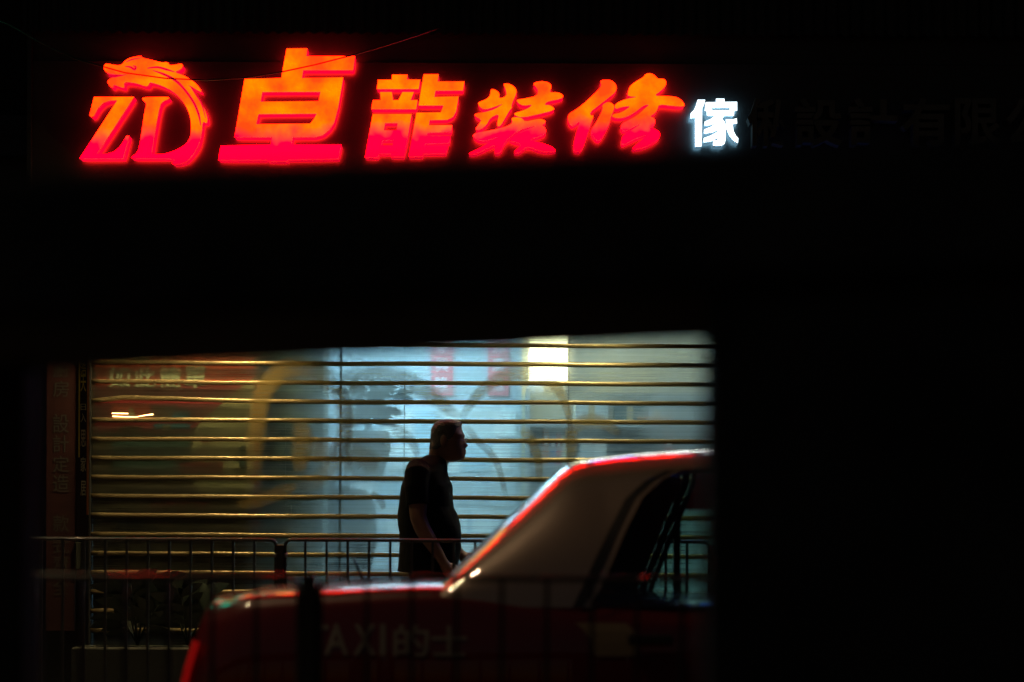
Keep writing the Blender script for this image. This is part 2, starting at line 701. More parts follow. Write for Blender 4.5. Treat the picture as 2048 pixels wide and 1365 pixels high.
# ------------------------------------------------------------------ shop building
bl = empty('shop_building', (-0.6, 13.6, 0), 'dark shop building with an unlit facade behind the signboard and shutter', 'building')
XL, XR = W(183, 900, YS).x, W(1440, 900, YS).x
boxpart('wall', 'facade', bl, -2.98, XL - 0.03, 13.50, 13.9, 0, 9.0)
boxpart('wall', 'facade', bl, XR + 0.15, 6.5, 13.50, 13.9, 0, 9.0)
boxpart('wall', 'facade', bl, XL - 0.028, XR + 0.148, 13.50, 13.9, 2.72, 9.0)
boxpart('back_wall', 'wall_pale', bl, -3.4, 0.21, 16.6, 16.8, 0, 2.9)
boxpart('back_wall', 'wall_cream', bl, 0.21, 3.2, 16.3, 16.5, 0, 2.9)
boxpart('side_wall', 'wall_pale', bl, -3.6, -3.41, 13.92, 16.8, 0, 2.9)
boxpart('side_wall', 'wall_cream', bl, 3.21, 3.4, 13.92, 16.8, 0, 2.9)
boxpart('ceiling', 'wall_pale', bl, -3.6, 3.4, 13.92, 16.8, 2.91, 3.0)
boxpart('floor', 'floor_tile', bl, -3.6, 3.4, 13.92, 16.8, 0.02, 0.13)
boxpart('step', 'kerb', bl, XL - 0.4, XR + 0.4, 13.22, 13.9, 0.0, 0.26)
# window band above the sign
for i in range(4):
    x = -2.2 + i * 2.1
    w_ = boxpart('window', 'dark_glass', bl, x, x + 1.3, 13.47, 13.495, 5.4, 6.9)
    boxpart('window_frame', 'dark_metal', w_, x - 0.05, x + 1.35, 13.44, 13.468, 5.32, 5.395)
    boxpart('window_frame', 'dark_metal', w_, x - 0.05, x + 1.35, 13.44, 13.468, 6.905, 6.98)
# a neighbouring shop at the left edge of the picture
nb = empty('neighbouring_building', (-6.5, 13.9, 0), 'unlit dark building beside the signboard, with a dull blue panel', 'building')
boxpart('wall', 'facade', nb, -16.0, -2.985, 13.45, 15.5, 0, 8.5)
boxpart('fascia_panel', 'facade_blue', nb, -5.0, W(58, 300, 13.4).x, 13.38, 13.44, W(30, 312, 13.4).z, W(30, 232, 13.4).z)
boxpart('shutter_panel', 'dark_metal', nb, -5.6, -3.3, 13.40, 13.445, 0.13, 2.5)

# ------------------------------------------------------------------ the illuminated shop sign
sign = empty('shop_sign', tuple(W(760, 330, YB)), 'long dark signboard with glowing red and orange letters and a dragon emblem', 'sign')
p0, p1 = W(66, 62, YB), W(2400, 420, YB)
boxpart('board', 'sign_panel', sign, p0.x, p1.x, YB, YB + 0.12, p1.z, W(66, 122, YB).z)
boxpart('board', 'sign_panel', sign, p0.x, p1.x, YB + 0.012, YB + 0.12, W(66, 122, YB).z + 0.004, W(66, 60, YB).z)
boxpart('edge_strip', 'dark_metal', sign, p0.x - 0.025, p0.x - 0.002, YB - 0.03, YB + 0.12, p1.z, p0.z)
# corrugated flashing along the top
m = MB()
rows = []
for i in range(400):
    x = -2.7 + i * 0.0165
    z = W(66, 60, YB).z
    dy = 0.012 * math.sin(i * 1.6)
    rows.append([Vector((x, YB - 0.05 + dy, z - 0.02 + dy)), Vector((x, YB - 0.05 + dy, z + 0.30))])
m.loft(rows)
m.build('corrugated_flashing', 'corrugated', sign, smooth=True)

LY = YB - 0.120     # plane of the letter faces


def letter(name, polys, view, mats, depth=0.102, order=0.0, smooth=0):
    x0, y0, s = view
    polys = [[(x0 + p[0] / s, y0 + p[1] / s) for p in (chaikin(r, smooth) if smooth else r)] for r in polys]
    yf = LY - order
    ff = lambda x, y: W(x, y, yf)

    def fb(x, y):
        p = W(x, y, yf)
        return Vector((p.x, yf + depth, p.z))
    root = MB().flat(polys, ff).build(name, mats[0], sign, facing=(0, -1, 0))
    MB().sides(polys, lambda x, y: ff(x, y) + Vector((0, .001, 0)), lambda x, y: Vector((ff(x, y).x, yf + .02, ff(x, y).z))).build('trim_cap', 'dark_trim', root)
    MB().sides(polys, lambda x, y: Vector((ff(x, y).x, yf + .0205, ff(x, y).z)), fb).build('letter_return', mats[1], root)
    if mats[2]:
        MB().flat(polys, fb).build('letter_back', mats[2], root, facing=(0, 1, 0))
    return root


RED = ('lit_orange_acrylic', 'lit_red_return', 'lit_red_back')
WHT = ('lit_white_face', 'lit_white_return', 'lit_white_back')
V1 = (150, 90, 5.46)
letter('letter_z', [[(207, 570), (645, 568), (240, 1190), (350, 1190), (430, 1165), (490, 1110), (530, 1050), (560, 995), (592, 993), (525, 1243), (48, 1243), (462, 605), (380, 607), (310, 632), (250, 692), (205, 775), (180, 790), (157, 770)]], V1, RED)
emblem = letter('dragon_emblem', [[(730, 575), (880, 570), (1025, 568), (1030, 590), (960, 615), (925, 660), (880, 900), (835, 1180), (850, 1195), (970, 1195), (1080, 1160), (1180, 1110), (1240, 1050), (1265, 980), (1270, 880), (1255, 770), (1215, 670), (1150, 580), (1060, 500), (950, 445), (850, 415), (815, 408), (800, 445), (770, 455), (680, 420), (560, 403), (530, 420), (540, 465), (510, 467), (420, 430), (415, 468), (385, 457), (350, 410), (365, 380), (420, 352), (560, 326), (450, 324), (350, 310), (310, 260), (320, 220), (345, 203), (440, 224), (505, 223), (555, 165), (620, 135), (730, 118), (722, 140), (860, 170), (940, 195), (1015, 188), (1030, 226), (1100, 217), (1160, 203), (1182, 230), (1150, 270), (1080, 297), (1180, 330), (1250, 370), (1330, 430), (1392, 522), (1330, 492), (1240, 432), (1340, 590), (1410, 690), (1447, 800), (1440, 862), (1390, 832), (1385, 960), (1350, 1100), (1280, 1210), (1200, 1292), (1040, 1310), (1112, 1243), (800, 1240), (615, 1240), (615, 1222), (680, 1180), (705, 1100), (735, 900), (760, 720), (785, 640), (740, 605)]], V1, RED, smooth=1)
for pts, ws in (([(790, 255), (900, 245), (1000, 270), (1090, 297)], (10, 24, 26, 6)), ([(850, 280), (960, 318), (1080, 378), (1180, 470), (1290, 620), (1350, 760), (1372, 880)], (6, 26, 30, 26, 26, 26, 8)),
                ([(545, 238), (600, 242), (650, 268), (660, 240), (630, 228)], (6, 22, 26, 22, 6)), ([(555, 190), (620, 160), (720, 143)], (6, 16, 4)), ([(1240, 440), (1300, 500), (1380, 640), (1425, 800)], (5, 14, 16, 5)), ([(370, 340), (440, 345), (560, 325)], (22, 24, 4))):
    rm = ribbon([(V1[0] + p[0] / V1[2], V1[1] + p[1] / V1[2]) for p in pts], [w / V1[2] for w in ws], lambda x, y: W(x, y, LY - 0.004), 24)
    rm.build('emblem_groove', 'lit_groove', emblem, facing=(0, -1, 0))

V2 = (430, 80, 5.25)
letter('sign_letter', [[(752, 92), (970, 90), (958, 172), (1470, 172), (1450, 318), (925, 318), (912, 402), (1345, 395), (1318, 560), (1290, 720), (1250, 870), (1200, 945), (1130, 1000), (1050, 1022), (815, 1022), (800, 1100), (1325, 1100), (1295, 1250), (765, 1258), (760, 1275), (560, 1275), (555, 1262), (35, 1262), (60, 1112), (585, 1100), (600, 1022), (205, 1022), (310, 412), (695, 402)],
                       [(495, 548), (1107, 546), (1088, 645), (478, 650)], [(455, 780), (1068, 775), (1040, 830), (1000, 880), (432, 886)]], V2, RED)
V3 = (720, 130, 6.827)
letter('sign_letter', [[(440, 135), (650, 135), (640, 200), (820, 203), (800, 330), (230, 330), (245, 205), (435, 205)]], V3, RED)
letter('sign_letter', [[(275, 372), (435, 372), (448, 483), (525, 483), (580, 372), (735, 372), (690, 483), (785, 483), (765, 605), (155, 605), (175, 483), (285, 483)]], V3, RED)
letter('sign_letter', [[(175, 672), (705, 672), (600, 1255), (420, 1255), (428, 1215), (260, 1215), (245, 1265), (68, 1265)], [(340, 795), (515, 795), (500, 895), (325, 895)], [(305, 1030), (455, 1030), (445, 1100), (290, 1100)]], V3, RED)
letter('sign_letter', [[(870, 130), (1075, 130), (1058, 228), (1425, 228), (1405, 350), (1030, 352), (1015, 440), (1345, 430), (1310, 640), (1270, 710), (1190, 750), (950, 755), (942, 825), (1260, 825), (1245, 918), (920, 925), (910, 965), (1235, 972), (1215, 1070), (890, 1078), (885, 1110), (1200, 1110), (1170, 1210), (862, 1215), (850, 1250), (665, 1255), (770, 655), (1105, 650), (1140, 555), (800, 555)]], V3, RED)
V4 = (920, 150, 8.027)
letter('sign_letter', [[(695, 150), (740, 135), (830, 160), (905, 230), (905, 300), (820, 490), (835, 530), (790, 575), (720, 700), (650, 820), (600, 830), (600, 760), (630, 620), (480, 690), (430, 800), (330, 880), (235, 885), (320, 770), (345, 720), (220, 650), (260, 620), (400, 600), (560, 555), (710, 455), (560, 510), (400, 560), (320, 520), (285, 450), (330, 430), (430, 390), (490, 330), (490, 230), (560, 235), (640, 300), (620, 385), (750, 345), (740, 240)]], V4, RED, smooth=1)
letter('sign_letter', [[(1170, 150), (1220, 115), (1350, 100), (1450, 140), (1470, 200), (1430, 285), (1560, 280), (1640, 310), (1660, 350), (1620, 385), (1400, 425), (1350, 485), (1440, 485), (1510, 530), (1510, 565), (1350, 610), (1000, 690), (880, 650), (870, 615), (1000, 580), (1110, 530), (1165, 475), (1020, 495), (940, 460), (900, 400), (1000, 390), (1240, 340), (1255, 240), (1220, 190)]], V4, RED, order=0.002, smooth=1)
letter('sign_letter', [[(820, 690), (920, 680), (1000, 700), (1045, 755), (1200, 720), (1290, 705), (1380, 740), (1360, 780), (1310, 805), (1370, 850), (1385, 920), (1340, 970), (1090, 1045), (1280, 1085), (1450, 1140), (1520, 1190), (1540, 1230), (1310, 1235), (1075, 1140), (960, 1250), (840, 1250), (1010, 1110), (780, 1055), (830, 1010), (1000, 905), (1150, 850), (1230, 815), (1050, 850), (900, 920), (770, 1020), (700, 1120), (650, 1255), (540, 1260), (585, 1110), (400, 1200), (240, 1275), (110, 1275), (330, 1170), (540, 1040), (620, 985), (450, 1050), (320, 1060), (240, 1020), (200, 975), (250, 935), (450, 900), (600, 870), (760, 825), (850, 770)]], V4, RED, order=0.004, smooth=1)
V5 = (1120, 130, 7.185)
letter('sign_letter', [[(575, 235), (620, 215), (720, 215), (790, 260), (820, 330), (790, 400), (700, 470), (560, 580), (430, 680), (440, 735), (490, 720), (440, 850), (380, 1030), (310, 1245), (215, 1245), (195, 1200), (195, 1140), (240, 960), (290, 805), (230, 850), (170, 885), (130, 840), (110, 760), (130, 700), (220, 650), (340, 560), (480, 430), (580, 330), (595, 280)]], V5, RED, smooth=1)
letter('sign_letter', [[(605, 575), (690, 530), (760, 560), (785, 610), (750, 700), (725, 760), (720, 820), (650, 960), (580, 1085), (520, 1090), (450, 980), (450, 930), (520, 830), (620, 640)]], V5, RED, order=0.002, smooth=1)
letter('sign_letter', [[(1230, 130), (1310, 120), (1370, 160), (1400, 200), (1490, 200), (1530, 240), (1515, 310), (1440, 380), (1350, 445), (1500, 450), (1650, 455), (1740, 500), (1790, 570), (1780, 600), (1620, 590), (1420, 565), (1400, 640), (1360, 700), (1290, 740), (1360, 770), (1370, 840), (1330, 890), (1270, 920), (1350, 915), (1430, 960), (1440, 1030), (1390, 1090), (1200, 1195), (1010, 1220), (1140, 1110), (1270, 995), (1130, 1040), (910, 1150), (885, 1140), (885, 1060), (910, 1010), (1030, 940), (1190, 830), (1060, 890), (915, 965), (870, 900), (890, 840), (1000, 790), (1120, 720), (1230, 620), (1290, 570), (1200, 580), (1070, 690), (950, 750), (840, 770), (740, 745), (760, 710), (880, 690), (1030, 590), (900, 600), (790, 640), (790, 560), (950, 490), (1130, 460), (975, 450), (975, 400), (1000, 310), (1090, 240), (1200, 180)]], V5, RED, order=0.004, smooth=1)
V6 = (1370, 180, 10.92)
letter('sign_letter', [[(275, 218), (440, 218), (415, 330), (375, 400), (365, 1240), (220, 1240), (220, 605), (120, 625), (125, 515), (200, 440), (245, 340)]], V6, WHT, 0.102)
letter('sign_letter', [[(455, 270), (678, 270), (678, 195), (862, 195), (865, 265), (1138, 262), (1138, 455), (1075, 460), (1068, 570), (860, 570), (805, 635), (860, 690), (890, 780), (885, 1100), (865, 1180), (800, 1220), (610, 1220), (615, 1110), (700, 1105), (730, 1045), (560, 1130), (405, 1150), (410, 1055), (560, 1000), (700, 920), (735, 870), (600, 930), (415, 960), (415, 870), (560, 810), (690, 720), (550, 770), (430, 785), (430, 695), (560, 640), (650, 570), (480, 570), (475, 465), (430, 460)],
                       [(590, 395), (980, 395), (980, 445), (590, 445)]], V6, WHT, 0.102)
letter('sign_letter', [[(890, 645), (1040, 645), (1130, 625), (1138, 735), (1040, 750), (1060, 900), (1110, 1000), (1165, 1060), (1155, 1170), (1060, 1110), (970, 1000), (910, 860)]], V6, WHT, 0.102)
for ch, a, b in (('俬', 1495, 1576), ('設', 1590, 1686), ('計', 1697, 1795), ('有', 1804, 1900), ('限', 1910, 2002), ('公', 2012, 2105), ('司', 2118, 2210)):
    vs, fs = text2d(ch, 0.022)
    m = MB()
    n = len(vs)
    for dy in (0.0, 0.10):
        for u, v in vs:
            p = W(a + (b - a) * u, 292 - 96 * v, LY)
            m.v.append(Vector((p.x, LY + dy, p.z)))
    m.f = list(fs)
    cnt = {}
    for f in fs:
        for i in range(len(f)):
            e_ = (f[i], f[(i + 1) % len(f)])
            cnt[tuple(sorted(e_))] = cnt.get(tuple(sorted(e_)), 0) + 1
    for (i, j), c in cnt.items():
        if c == 1:
            m.f.append((i, j, j + n, i + n))
    m.build('unlit_letter', 'unlit_letter', sign)

# cable sagging in front of the sign
tag(MB().tube([W(x, y, 12.75) for x, y in ((-200, -40), (20, 50), (75, 82), (150, 118), (250, 146), (330, 157), (410, 161), (490, 156), (560, 145), (630, 130), (700, 112), (770, 92), (850, 66))] + [W(880, 56, 13.24)], 0.0042, 6).build('overhead_cable', 'cable_black', None, smooth=True),
    'thin black cable sagging in front of the glowing letters', 'cable')

# ------------------------------------------------------------------ pillar boards beside the shutter
pb = empty('vertical_board', tuple(W(120, 1400, 13.42)), 'dark red vertical board with faint grey characters beside the shutter', 'sign')
a, b = W(94, 690, 13.42), W(149, 1262, 13.42)
boxpart('panel', 'pillar_red', pb, a.x, b.x, 13.42, 13.46, b.z, a.z + 0.4)
for ch, y0, y1 in (('廚', 728, 755), ('房', 762, 794), ('設', 828, 866), ('計', 870, 905), ('定', 912, 945), ('造', 949, 985), ('款', 1030, 1064), ('式', 1078, 1108), ('齊', 1112, 1140), ('全', 1158, 1190)):
    glyph('lettering', ch, 'grey_print', pb, 106, y0, 138, y1, 13.416, 0.004)
ps = empty('narrow_banner', tuple(W(166, 1080, 13.44)), 'narrow red banner with yellow and white characters at the shutter edge', 'banner')
a, b = W(151, 690, 13.44), W(180, 1080, 13.44)
boxpart('panel', 'pillar_red', ps, a.x + 0.003, b.x, 13.43, 13.46, b.z, a.z + 0.3)
boxpart('border_strip', 'orange_strip', ps, W(173.5, 900, 13.42).x, W(179.5, 900, 13.42).x, 13.42, 13.429, W(176, 1030, 13.42).z, a.z + 0.3)
boxpart('border_strip', 'yellow_print', ps, W(156.5, 900, 13.42).x, W(159, 900, 13.42).x, 13.422, 13.429, W(158, 915, 13.42).z, a.z + 0.3)
for ch, mt, y0, y1 in (('浩', 'yellow_print', 724, 752), ('天', 'yellow_print', 750, 784), ('日', 'cream_print', 808, 821), ('入', 'cream_print', 827, 845), ('思', 'cream_print', 860, 894), ('家', 'cream_print', 914, 944), ('居', 'cream_print', 962, 992)):
    glyph('lettering', ch, mt, ps, 161, y0, 172, y1, 13.424, 0.012)
mb_ = empty('meter_box', tuple(W(160, 1140, 13.44)), 'small pale green box under the narrow red banner', 'box')
add_bevel(boxpart('casing', 'grey_green', mb_, W(152, 1100, 13.42).x, W(168, 1100, 13.42).x, 13.40, 13.46, W(160, 1139, 13.42).z, W(160, 1085, 13.42).z), 0.004)
boxpart('cover', 'grey_green', mb_, W(173, 1100, 13.42).x, W(179, 1100, 13.42).x, 13.41, 13.46, W(160, 1139, 13.42).z, W(160, 1082, 13.42).z)

# ------------------------------------------------------------------ roller shutter
sh = empty('roller_shutter', (-0.6, YS, 0.26), 'see-through roller shutter of clear panels between brass coloured bars, sprayed with ochre graffiti', 'shutter')
PITCH = 38.2 * YS / F
z_top = W(700, 689.5, YS).z
nbar = 22
prof = []
h, d = 0.0125, 0.014
for k in range(14):       # rounded flat bar section
    a = 2 * math.pi * k / 14
    prof.append((d * math.copysign(abs(math.cos(a)) ** 0.6, math.cos(a)), h * math.copysign(abs(math.sin(a)) ** 0.7, math.sin(a))))


def bar(zc, bend=None):
    m = MB()
    tw = random.uniform(-0.22, 0.22)
    xs = [XL + (XR - XL) * i / 60 for i in range(61)]
    rings = []
    for x in xs:
        dz = 0.0012 * math.sin(x * 3.1 + zc * 7) + 0.0008 * math.sin(x * 9 + zc * 3)
        if bend:
            bx, amp, wl_, wr = bend
            q = (x - bx) / (wl_ if x < bx else wr)
            dz += amp * max(0.0, 1 - abs(q)) ** 1.3
        an = tw + 0.10 * math.sin(x * 1.7 + zc * 11)
        ca_, sa_ = math.cos(an), math.sin(an)
        rings.append([Vector((x, YS + p[0] * ca_ - p[1] * sa_, zc + dz + p[0] * sa_ + p[1] * ca_)) for p in prof])
    m.loft(rings, closed=True, cap=True)
    return m


zc = z_top + PITCH * 2
panel0 = None
for i in range(nbar):
    z = zc - i * PITCH
    bend = None
    if i == 5:
        bend = (W(244, 795, YS).x, 0.017, 0.16, 0.85)
    elif i == 4:
        bend = (W(430, 766, YS).x, -0.004, 0.5, 0.5)
    bar(z, bend).build('shutter_bar', 'aluminium', sh, smooth=True)
    # clear panel below the bar
    m = MB().box(XL, XR, YS - 0.0015, YS + 0.0015, z - PITCH + h + 0.001, z - h - 0.001)
    if panel0 is None:
        panel0 = m.build('clear_panel', 'dusty_polycarbonate', sh)
        zp0 = z
    else:
        shared(panel0, sh, (0, 0, z - zp0))
# vertical hanging links
for px in (680, 808, 1100, 1395):
    x = W(px, 900, YS).x
    for i in range(nbar - 1):
        pass
lk = None
for px, w_ in ((681, 0.006), (808, 0.0022), (1137, 0.003)):
    x = W(px, 900, YS).x
    boxpart('hanging_link', 'aluminium' if px == 808 else 'grey_print', sh, x - w_, x + w_, YS + 0.0165, YS + 0.0185, zc - PITCH * (nbar - 1), zc)
boxpart('guide_rail', 'dark_metal', sh, XL - 0.009, XL - 0.001, YS - 0.03, YS + 0.06, 0.262, 2.70)
boxpart('guide_rail', 'dark_metal', sh, XR + 0.001, XR + 0.05, YS - 0.03, YS + 0.06, 0.262, 2.70)
boxpart('bottom_bar', 'dark_metal', sh, XL, XR, YS - 0.02, YS + 0.02, 0.262, 0.33)
# spray painted loops, just in front of the bars
GY = YS - 0.019
for mt, pts, ws in (
        ('spray_ochre', [(512, 985), (508, 920), (514, 850), (524, 790), (552, 752), (590, 737), (640, 746), (672, 780), (690, 830), (686, 882), (664, 930), (632, 962), (590, 975)], [28, 32, 34, 36, 38, 40, 40, 36, 30, 30, 34, 32, 22]),
        ('spray_ochre', [(664, 800), (690, 770), (730, 755), (775, 750), (822, 765), (862, 792), (898, 820), (928, 842)], [16, 46, 40, 36, 36, 32, 24, 12]),
        ('spray_ochre', [(922, 846), (938, 812), (975, 772), (1025, 748), (1072, 750), (1108, 770), (1130, 806), (1140, 846), (1144, 870)], [8, 18, 24, 36, 36, 24, 16, 12, 8]),
        ('spray_ochre', [(1144, 950), (1142, 900), (1146, 858), (1178, 842), (1215, 850), (1240, 872)], [10, 22, 26, 30, 26, 10]),
        ('spray_ochre', [(1040, 852), (1062, 882), (1077, 920), (1078, 965)], [18, 22, 16, 12]),
        ('spray_ochre_thin', [(925, 846), (955, 882), (988, 916), (1003, 955), (1014, 1002)], [16, 14, 14, 12, 8]),
        ('spray_ochre_thin', [(780, 852), (805, 868), (826, 890), (836, 915)], [12, 28, 20, 8]),
        ('spray_ochre', [(598, 838), (604, 862), (606, 885), (602, 915), (598, 950)], [22, 34, 40, 36, 16]),
        ('spray_ochre_thin', [(610, 895), (650, 905), (690, 902), (735, 920), (742, 950)], [26, 44, 40, 44, 20]),
        ('spray_ochre_thin', [(690, 790), (694, 840), (690, 900), (700, 950)], [24, 22, 24, 18]),
        ('spray_ochre_thin', [(470, 1010), (510, 1004), (560, 985), (600, 968)], [10, 26, 26, 10]),
        ('spray_ochre_thin', [(740, 985), (760, 1000), (768, 1020)], [8, 18, 8])):
    stroke('graffiti', mt, sh, pts, [w * 1.3 for w in ws], GY)

# ------------------------------------------------------------------ display board behind the shutter
PY = 13.445
po = empty('poster', tuple(W(365, 1290, PY)), 'large red and beige advertising poster behind the shutter bars', 'poster')


def sheet(name, mat, parent, pts, Y, thick=0.002):
    m = MB().flat([pts], lambda x, y: W(x, y, Y))
    m.sides([pts], lambda x, y: W(x, y, Y), lambda x, y: W(x, y, Y) + Vector((0, thick, 0)))
    return m.build(name, mat, parent, facing=None)


def rect(x0, y0, x1, y1):
    return [(x0, y0), (x1, y0), (x1, y1), (x0, y1)]


sheet('backing', 'poster_brown', po, rect(186, 640, 518, 1300), PY, 0.02)
sheet('colour_field', 'poster_red', po, rect(190, 645, 510, 770), PY - 0.004)
sheet('colour_field', 'poster_dark_red', po, [(190, 770.5), (510, 770.5), (452, 800), (392, 852), (380, 866), (190, 866)], PY - 0.004)
sheet('swoosh', 'poster_beige', po, chaikin([(516, 752), (490, 768), (452, 800), (410, 838), (384, 862), (382, 990), (470, 1000), (516, 1000)], 1), PY - 0.008)
sheet('border_stripe', 'poster_dark_red', po, rect(508, 760, 518, 1060), PY - 0.012)
sheet('picture', 'poster_teal', po, rect(225, 868, 380, 956), PY - 0.008)
sheet('picture', 'poster_brown', po, rect(240, 852, 282, 867), PY - 0.012)
sheet('picture', 'poster_red', po, rect(222, 808, 300, 838), PY - 0.008)
sheet('picture', 'poster_beige', po, [(252, 840), (262, 812), (275, 840)], PY - 0.012)
sheet('picture', 'poster_brown', po, rect(304, 812, 356, 834), PY - 0.0085)
sheet('picture', 'poster_blue', po, rect(345, 822, 380, 838), PY - 0.012)
sheet('picture', 'poster_blue', po, rect(308, 848, 380, 860), PY - 0.0085)
sheet('picture', 'poster_beige', po, rect(325, 850, 340, 862), PY - 0.0125)
sheet('picture', 'poster_dark_red', po, rect(358, 926, 446, 948), PY - 0.012)
sheet('picture', 'poster_brown', po, rect(225, 962, 505, 1060), PY - 0.006)
sheet('picture', 'poster_black', po, chaikin([(228, 1062), (240, 1042), (270, 1034), (295, 1046), (322, 1062)], 1), PY - 0.010)
sheet('picture', 'poster_teal', po, chaikin([(476, 898), (490, 888), (496, 900), (494, 945), (480, 945)], 1), PY - 0.013)
for ch, a, b in (('如', 216, 260), ('此', 267, 312), ('簡', 318, 362), ('單', 369, 413)):
    glyph('lettering', ch, 'cream_print', po, a, 733, b, 777, PY - 0.010, 0.02)
for ch, a, b in (('裝', 218, 256), ('修', 262, 304), ('，', 326, 334)):
    glyph('lettering', ch, 'cream_print', po, a, 690 if ch != '，' else 712, b, 722, PY - 0.010, 0.018)
for i, ch in enumerate('設計'):
    glyph('lettering', ch, 'poster_dark_red', po, 402, 870 + i * 22, 420, 888 + i * 22, PY - 0.014, 0.01)
for i, ch in enumerate('全屋訂造'):
    glyph('lettering', ch, 'poster_dark_red', po, 300 + i * 30, 1003, 324 + i * 30, 1022, PY - 0.012, 0.012)
for i, ch in enumerate('免費上門'):
    glyph('lettering', ch, 'poster_black', po, 350 + i * 32, 1046, 372 + i * 32, 1060, PY - 0.012, 0.005)
# glint on the shutter panel, put in as small glowing tubes
tag(MB().tube([W(224, 827, 13.385), W(256, 827.5, 13.385)], 0.0028, 8).tube([W(225, 833, 13.385), W(250, 834, 13.385), (W(272, 834.5, 13.385)), W(290, 831, 13.385), W(306, 829, 13.385)], [0.003, 0.0026, 0.0018, 0.0026, 0.0042], 8).build('glint_streak', 'glint_glow', None, smooth=True),
    'small orange glint on the shutter, modelled as glowing tubes', 'lamp')

# ------------------------------------------------------------------ shop interior
YW = 16.6
# cabinet added to block room light and keep this strip dark
CY = 13.72
cb = empty('shading_cabinet', tuple(W(580, 1400, CY)), 'tall teal cabinet added to keep the strip beside the poster dark', 'cabinet')
x0, x1 = W(500, 900, CY).x, W(646, 900, CY).x
add_bevel(boxpart('carcass', 'cabinet_teal', cb, x0, x1, CY, CY + 0.4, 0.13, 2.4), 0.01)
boxpart('door', 'cabinet_teal', cb, x0 + 0.02, (x0 + x1) / 2 - 0.003, CY - 0.022, CY - 0.002, 0.2, 2.36)
boxpart('door', 'cabinet_teal', cb, (x0 + x1) / 2 + 0.003, x1 - 0.02, CY - 0.022, CY - 0.002, 0.2, 2.36)
for dx in (-0.03, 0.03):
    MB().tube([((x0 + x1) / 2 + dx, CY - 0.03, 1.2), ((x0 + x1) / 2 + dx, CY - 0.045, 1.22), ((x0 + x1) / 2 + dx, CY - 0.045, 1.34), ((x0 + x1) / 2 + dx, CY - 0.024, 1.36)], 0.005, 6).build('handle', 'wire_metal', cb, smooth=True)
# fluorescent fittings
for i, (x, y) in enumerate(((-0.75, 15.2), (0.75, 14.6), (-0.75, 16.0))):  # the second fitting is added to brighten the shelf fronts
    t = empty('fluorescent_light', (x, y, 2.9), ('fluorescent tube light above the couplets', 'fluorescent tube light added to brighten the shelf fronts', 'fluorescent tube light next to the back wall')[i], 'ceiling light', 'fluorescent lights inside the shop')
    boxpart('fitting', 'paper_white', t, x - 0.62, x + 0.62, y - 0.04, y + 0.04, 2.84, 2.905)
    MB().tube([(x - 0.6, y, 2.815), (x + 0.6, y, 2.815)], 0.016, 10).build('lamp_tube', 'tube_light' if i != 1 else 'shelf_fill_tube', t, smooth=True)
# red couplets on the wall
for i, (xa, xb, txt) in enumerate(((862, 906, '生意興隆'), (976, 1018, '財源廣進'))):
    c = empty('couplet', tuple(W((xa + xb) / 2, 795, YW - 0.01)), ('red paper couplet farther from the bright lamp', 'red paper couplet nearer the bright lamp')[i], 'banner', 'red couplets on the pale wall')
    sheet('paper', 'couplet_red', c, rect(xa, 600, xb, 792), YW - 0.02, 0.01)
    for j, ch in enumerate(txt):
        glyph('lettering', ch, 'paper_white', c, xa + 9, 640 + j * 38, xb - 9, 668 + j * 38, YW - 0.026, 0.0)
# sheets pinned to a sample board
sb = empty('sample_board', tuple(W(880, 1200, YW - 0.2)), 'pale board covered with pinned paper sheets behind the walking man', 'board')
sheet('backing', 'paper_grey', sb, rect(700, 812, 1040, 1230), YW - 0.2, 0.02)
k = 0
for j in range(6):
    x = 712
    while x < 1015:
        w_ = random.choice((34, 44, 56, 66))
        w_ = min(w_, 1032 - x)
        mt = random.choice(('paper_white', 'paper_white', 'paper_blue', 'paper_grey', 'paper_white'))
        y = 820 + j * 66
        sheet('paper', mt, sb, rect(x, y + random.uniform(0, 4), x + w_, y + 58 + random.uniform(-6, 4)), YW - 0.206 - 0.001 * (k % 3), 0.003)
        k += 1
        x += w_ + random.choice((4, 6, 10))
# wooden door post and bright lamp box
post_ = boxpart('wooden_post', 'wood_edge', None, W(1044, 800, 16.0).x, W(1055, 800, 16.0).x, 16.0, 16.28, 0.13, 2.9)
tag(post_, 'pale wooden post beside the bright lamp in the shop', 'post')
lp = empty('lamp_panel', tuple(W(1095, 765, 15.9)), 'overexposed warm white lamp panel high in the shop', 'lamp')
add_bevel(boxpart('frame', 'wood_edge', lp, W(1056, 700, 15.9).x, W(1138, 700, 15.9).x, 15.93, 15.98, W(1100, 768, 15.9).z, 2.72), 0.004)
boxpart('diffuser', 'warm_lamp', lp, W(1059, 700, 15.72).x, W(1135, 700, 15.72).x, 15.72, 15.928, W(1100, 762, 15.9).z, 2.70)
# dark shelf unit on the right with a counter
su = empty('shelf_unit', tuple(W(1290, 1200, 15.7)), 'grey shelf unit and counter under the bright lamp', 'shelf')
x0, x1 = W(1060, 900, 15.7).x, W(1440, 900, 15.7).x
for zz in (W(1200, 850, 15.7).z, W(1200, 932, 15.7).z, 0.75):
    boxpart('shelf_board', 'cabinet_grey', su, x0, x1, 15.6, 16.0, zz - 0.02, zz)
boxpart('back_panel', 'cabinet_back', su, x0, x1, 16.0, 16.03, 0.13, W(1200, 780, 15.7).z)
boxpart('upright', 'cabinet_grey', su, x1 + 0.002, x1 + 0.03, 15.6, 16.03, 0.13, W(1200, 780, 15.7).z)
boxpart('upright', 'cabinet_grey', su, x0 - 0.03, x0 - 0.002, 15.6, 16.03, 0.13, W(1200, 780, 15.7).z)
boxpart('edge_light', 'orange_strip', su, W(1275, 840, 15.58).x, W(1345, 840, 15.58).x, 15.57, 15.598, W(1300, 838, 15.58).z, W(1300, 834, 15.58).z)
bz = W(1200, 932, 15.7).z
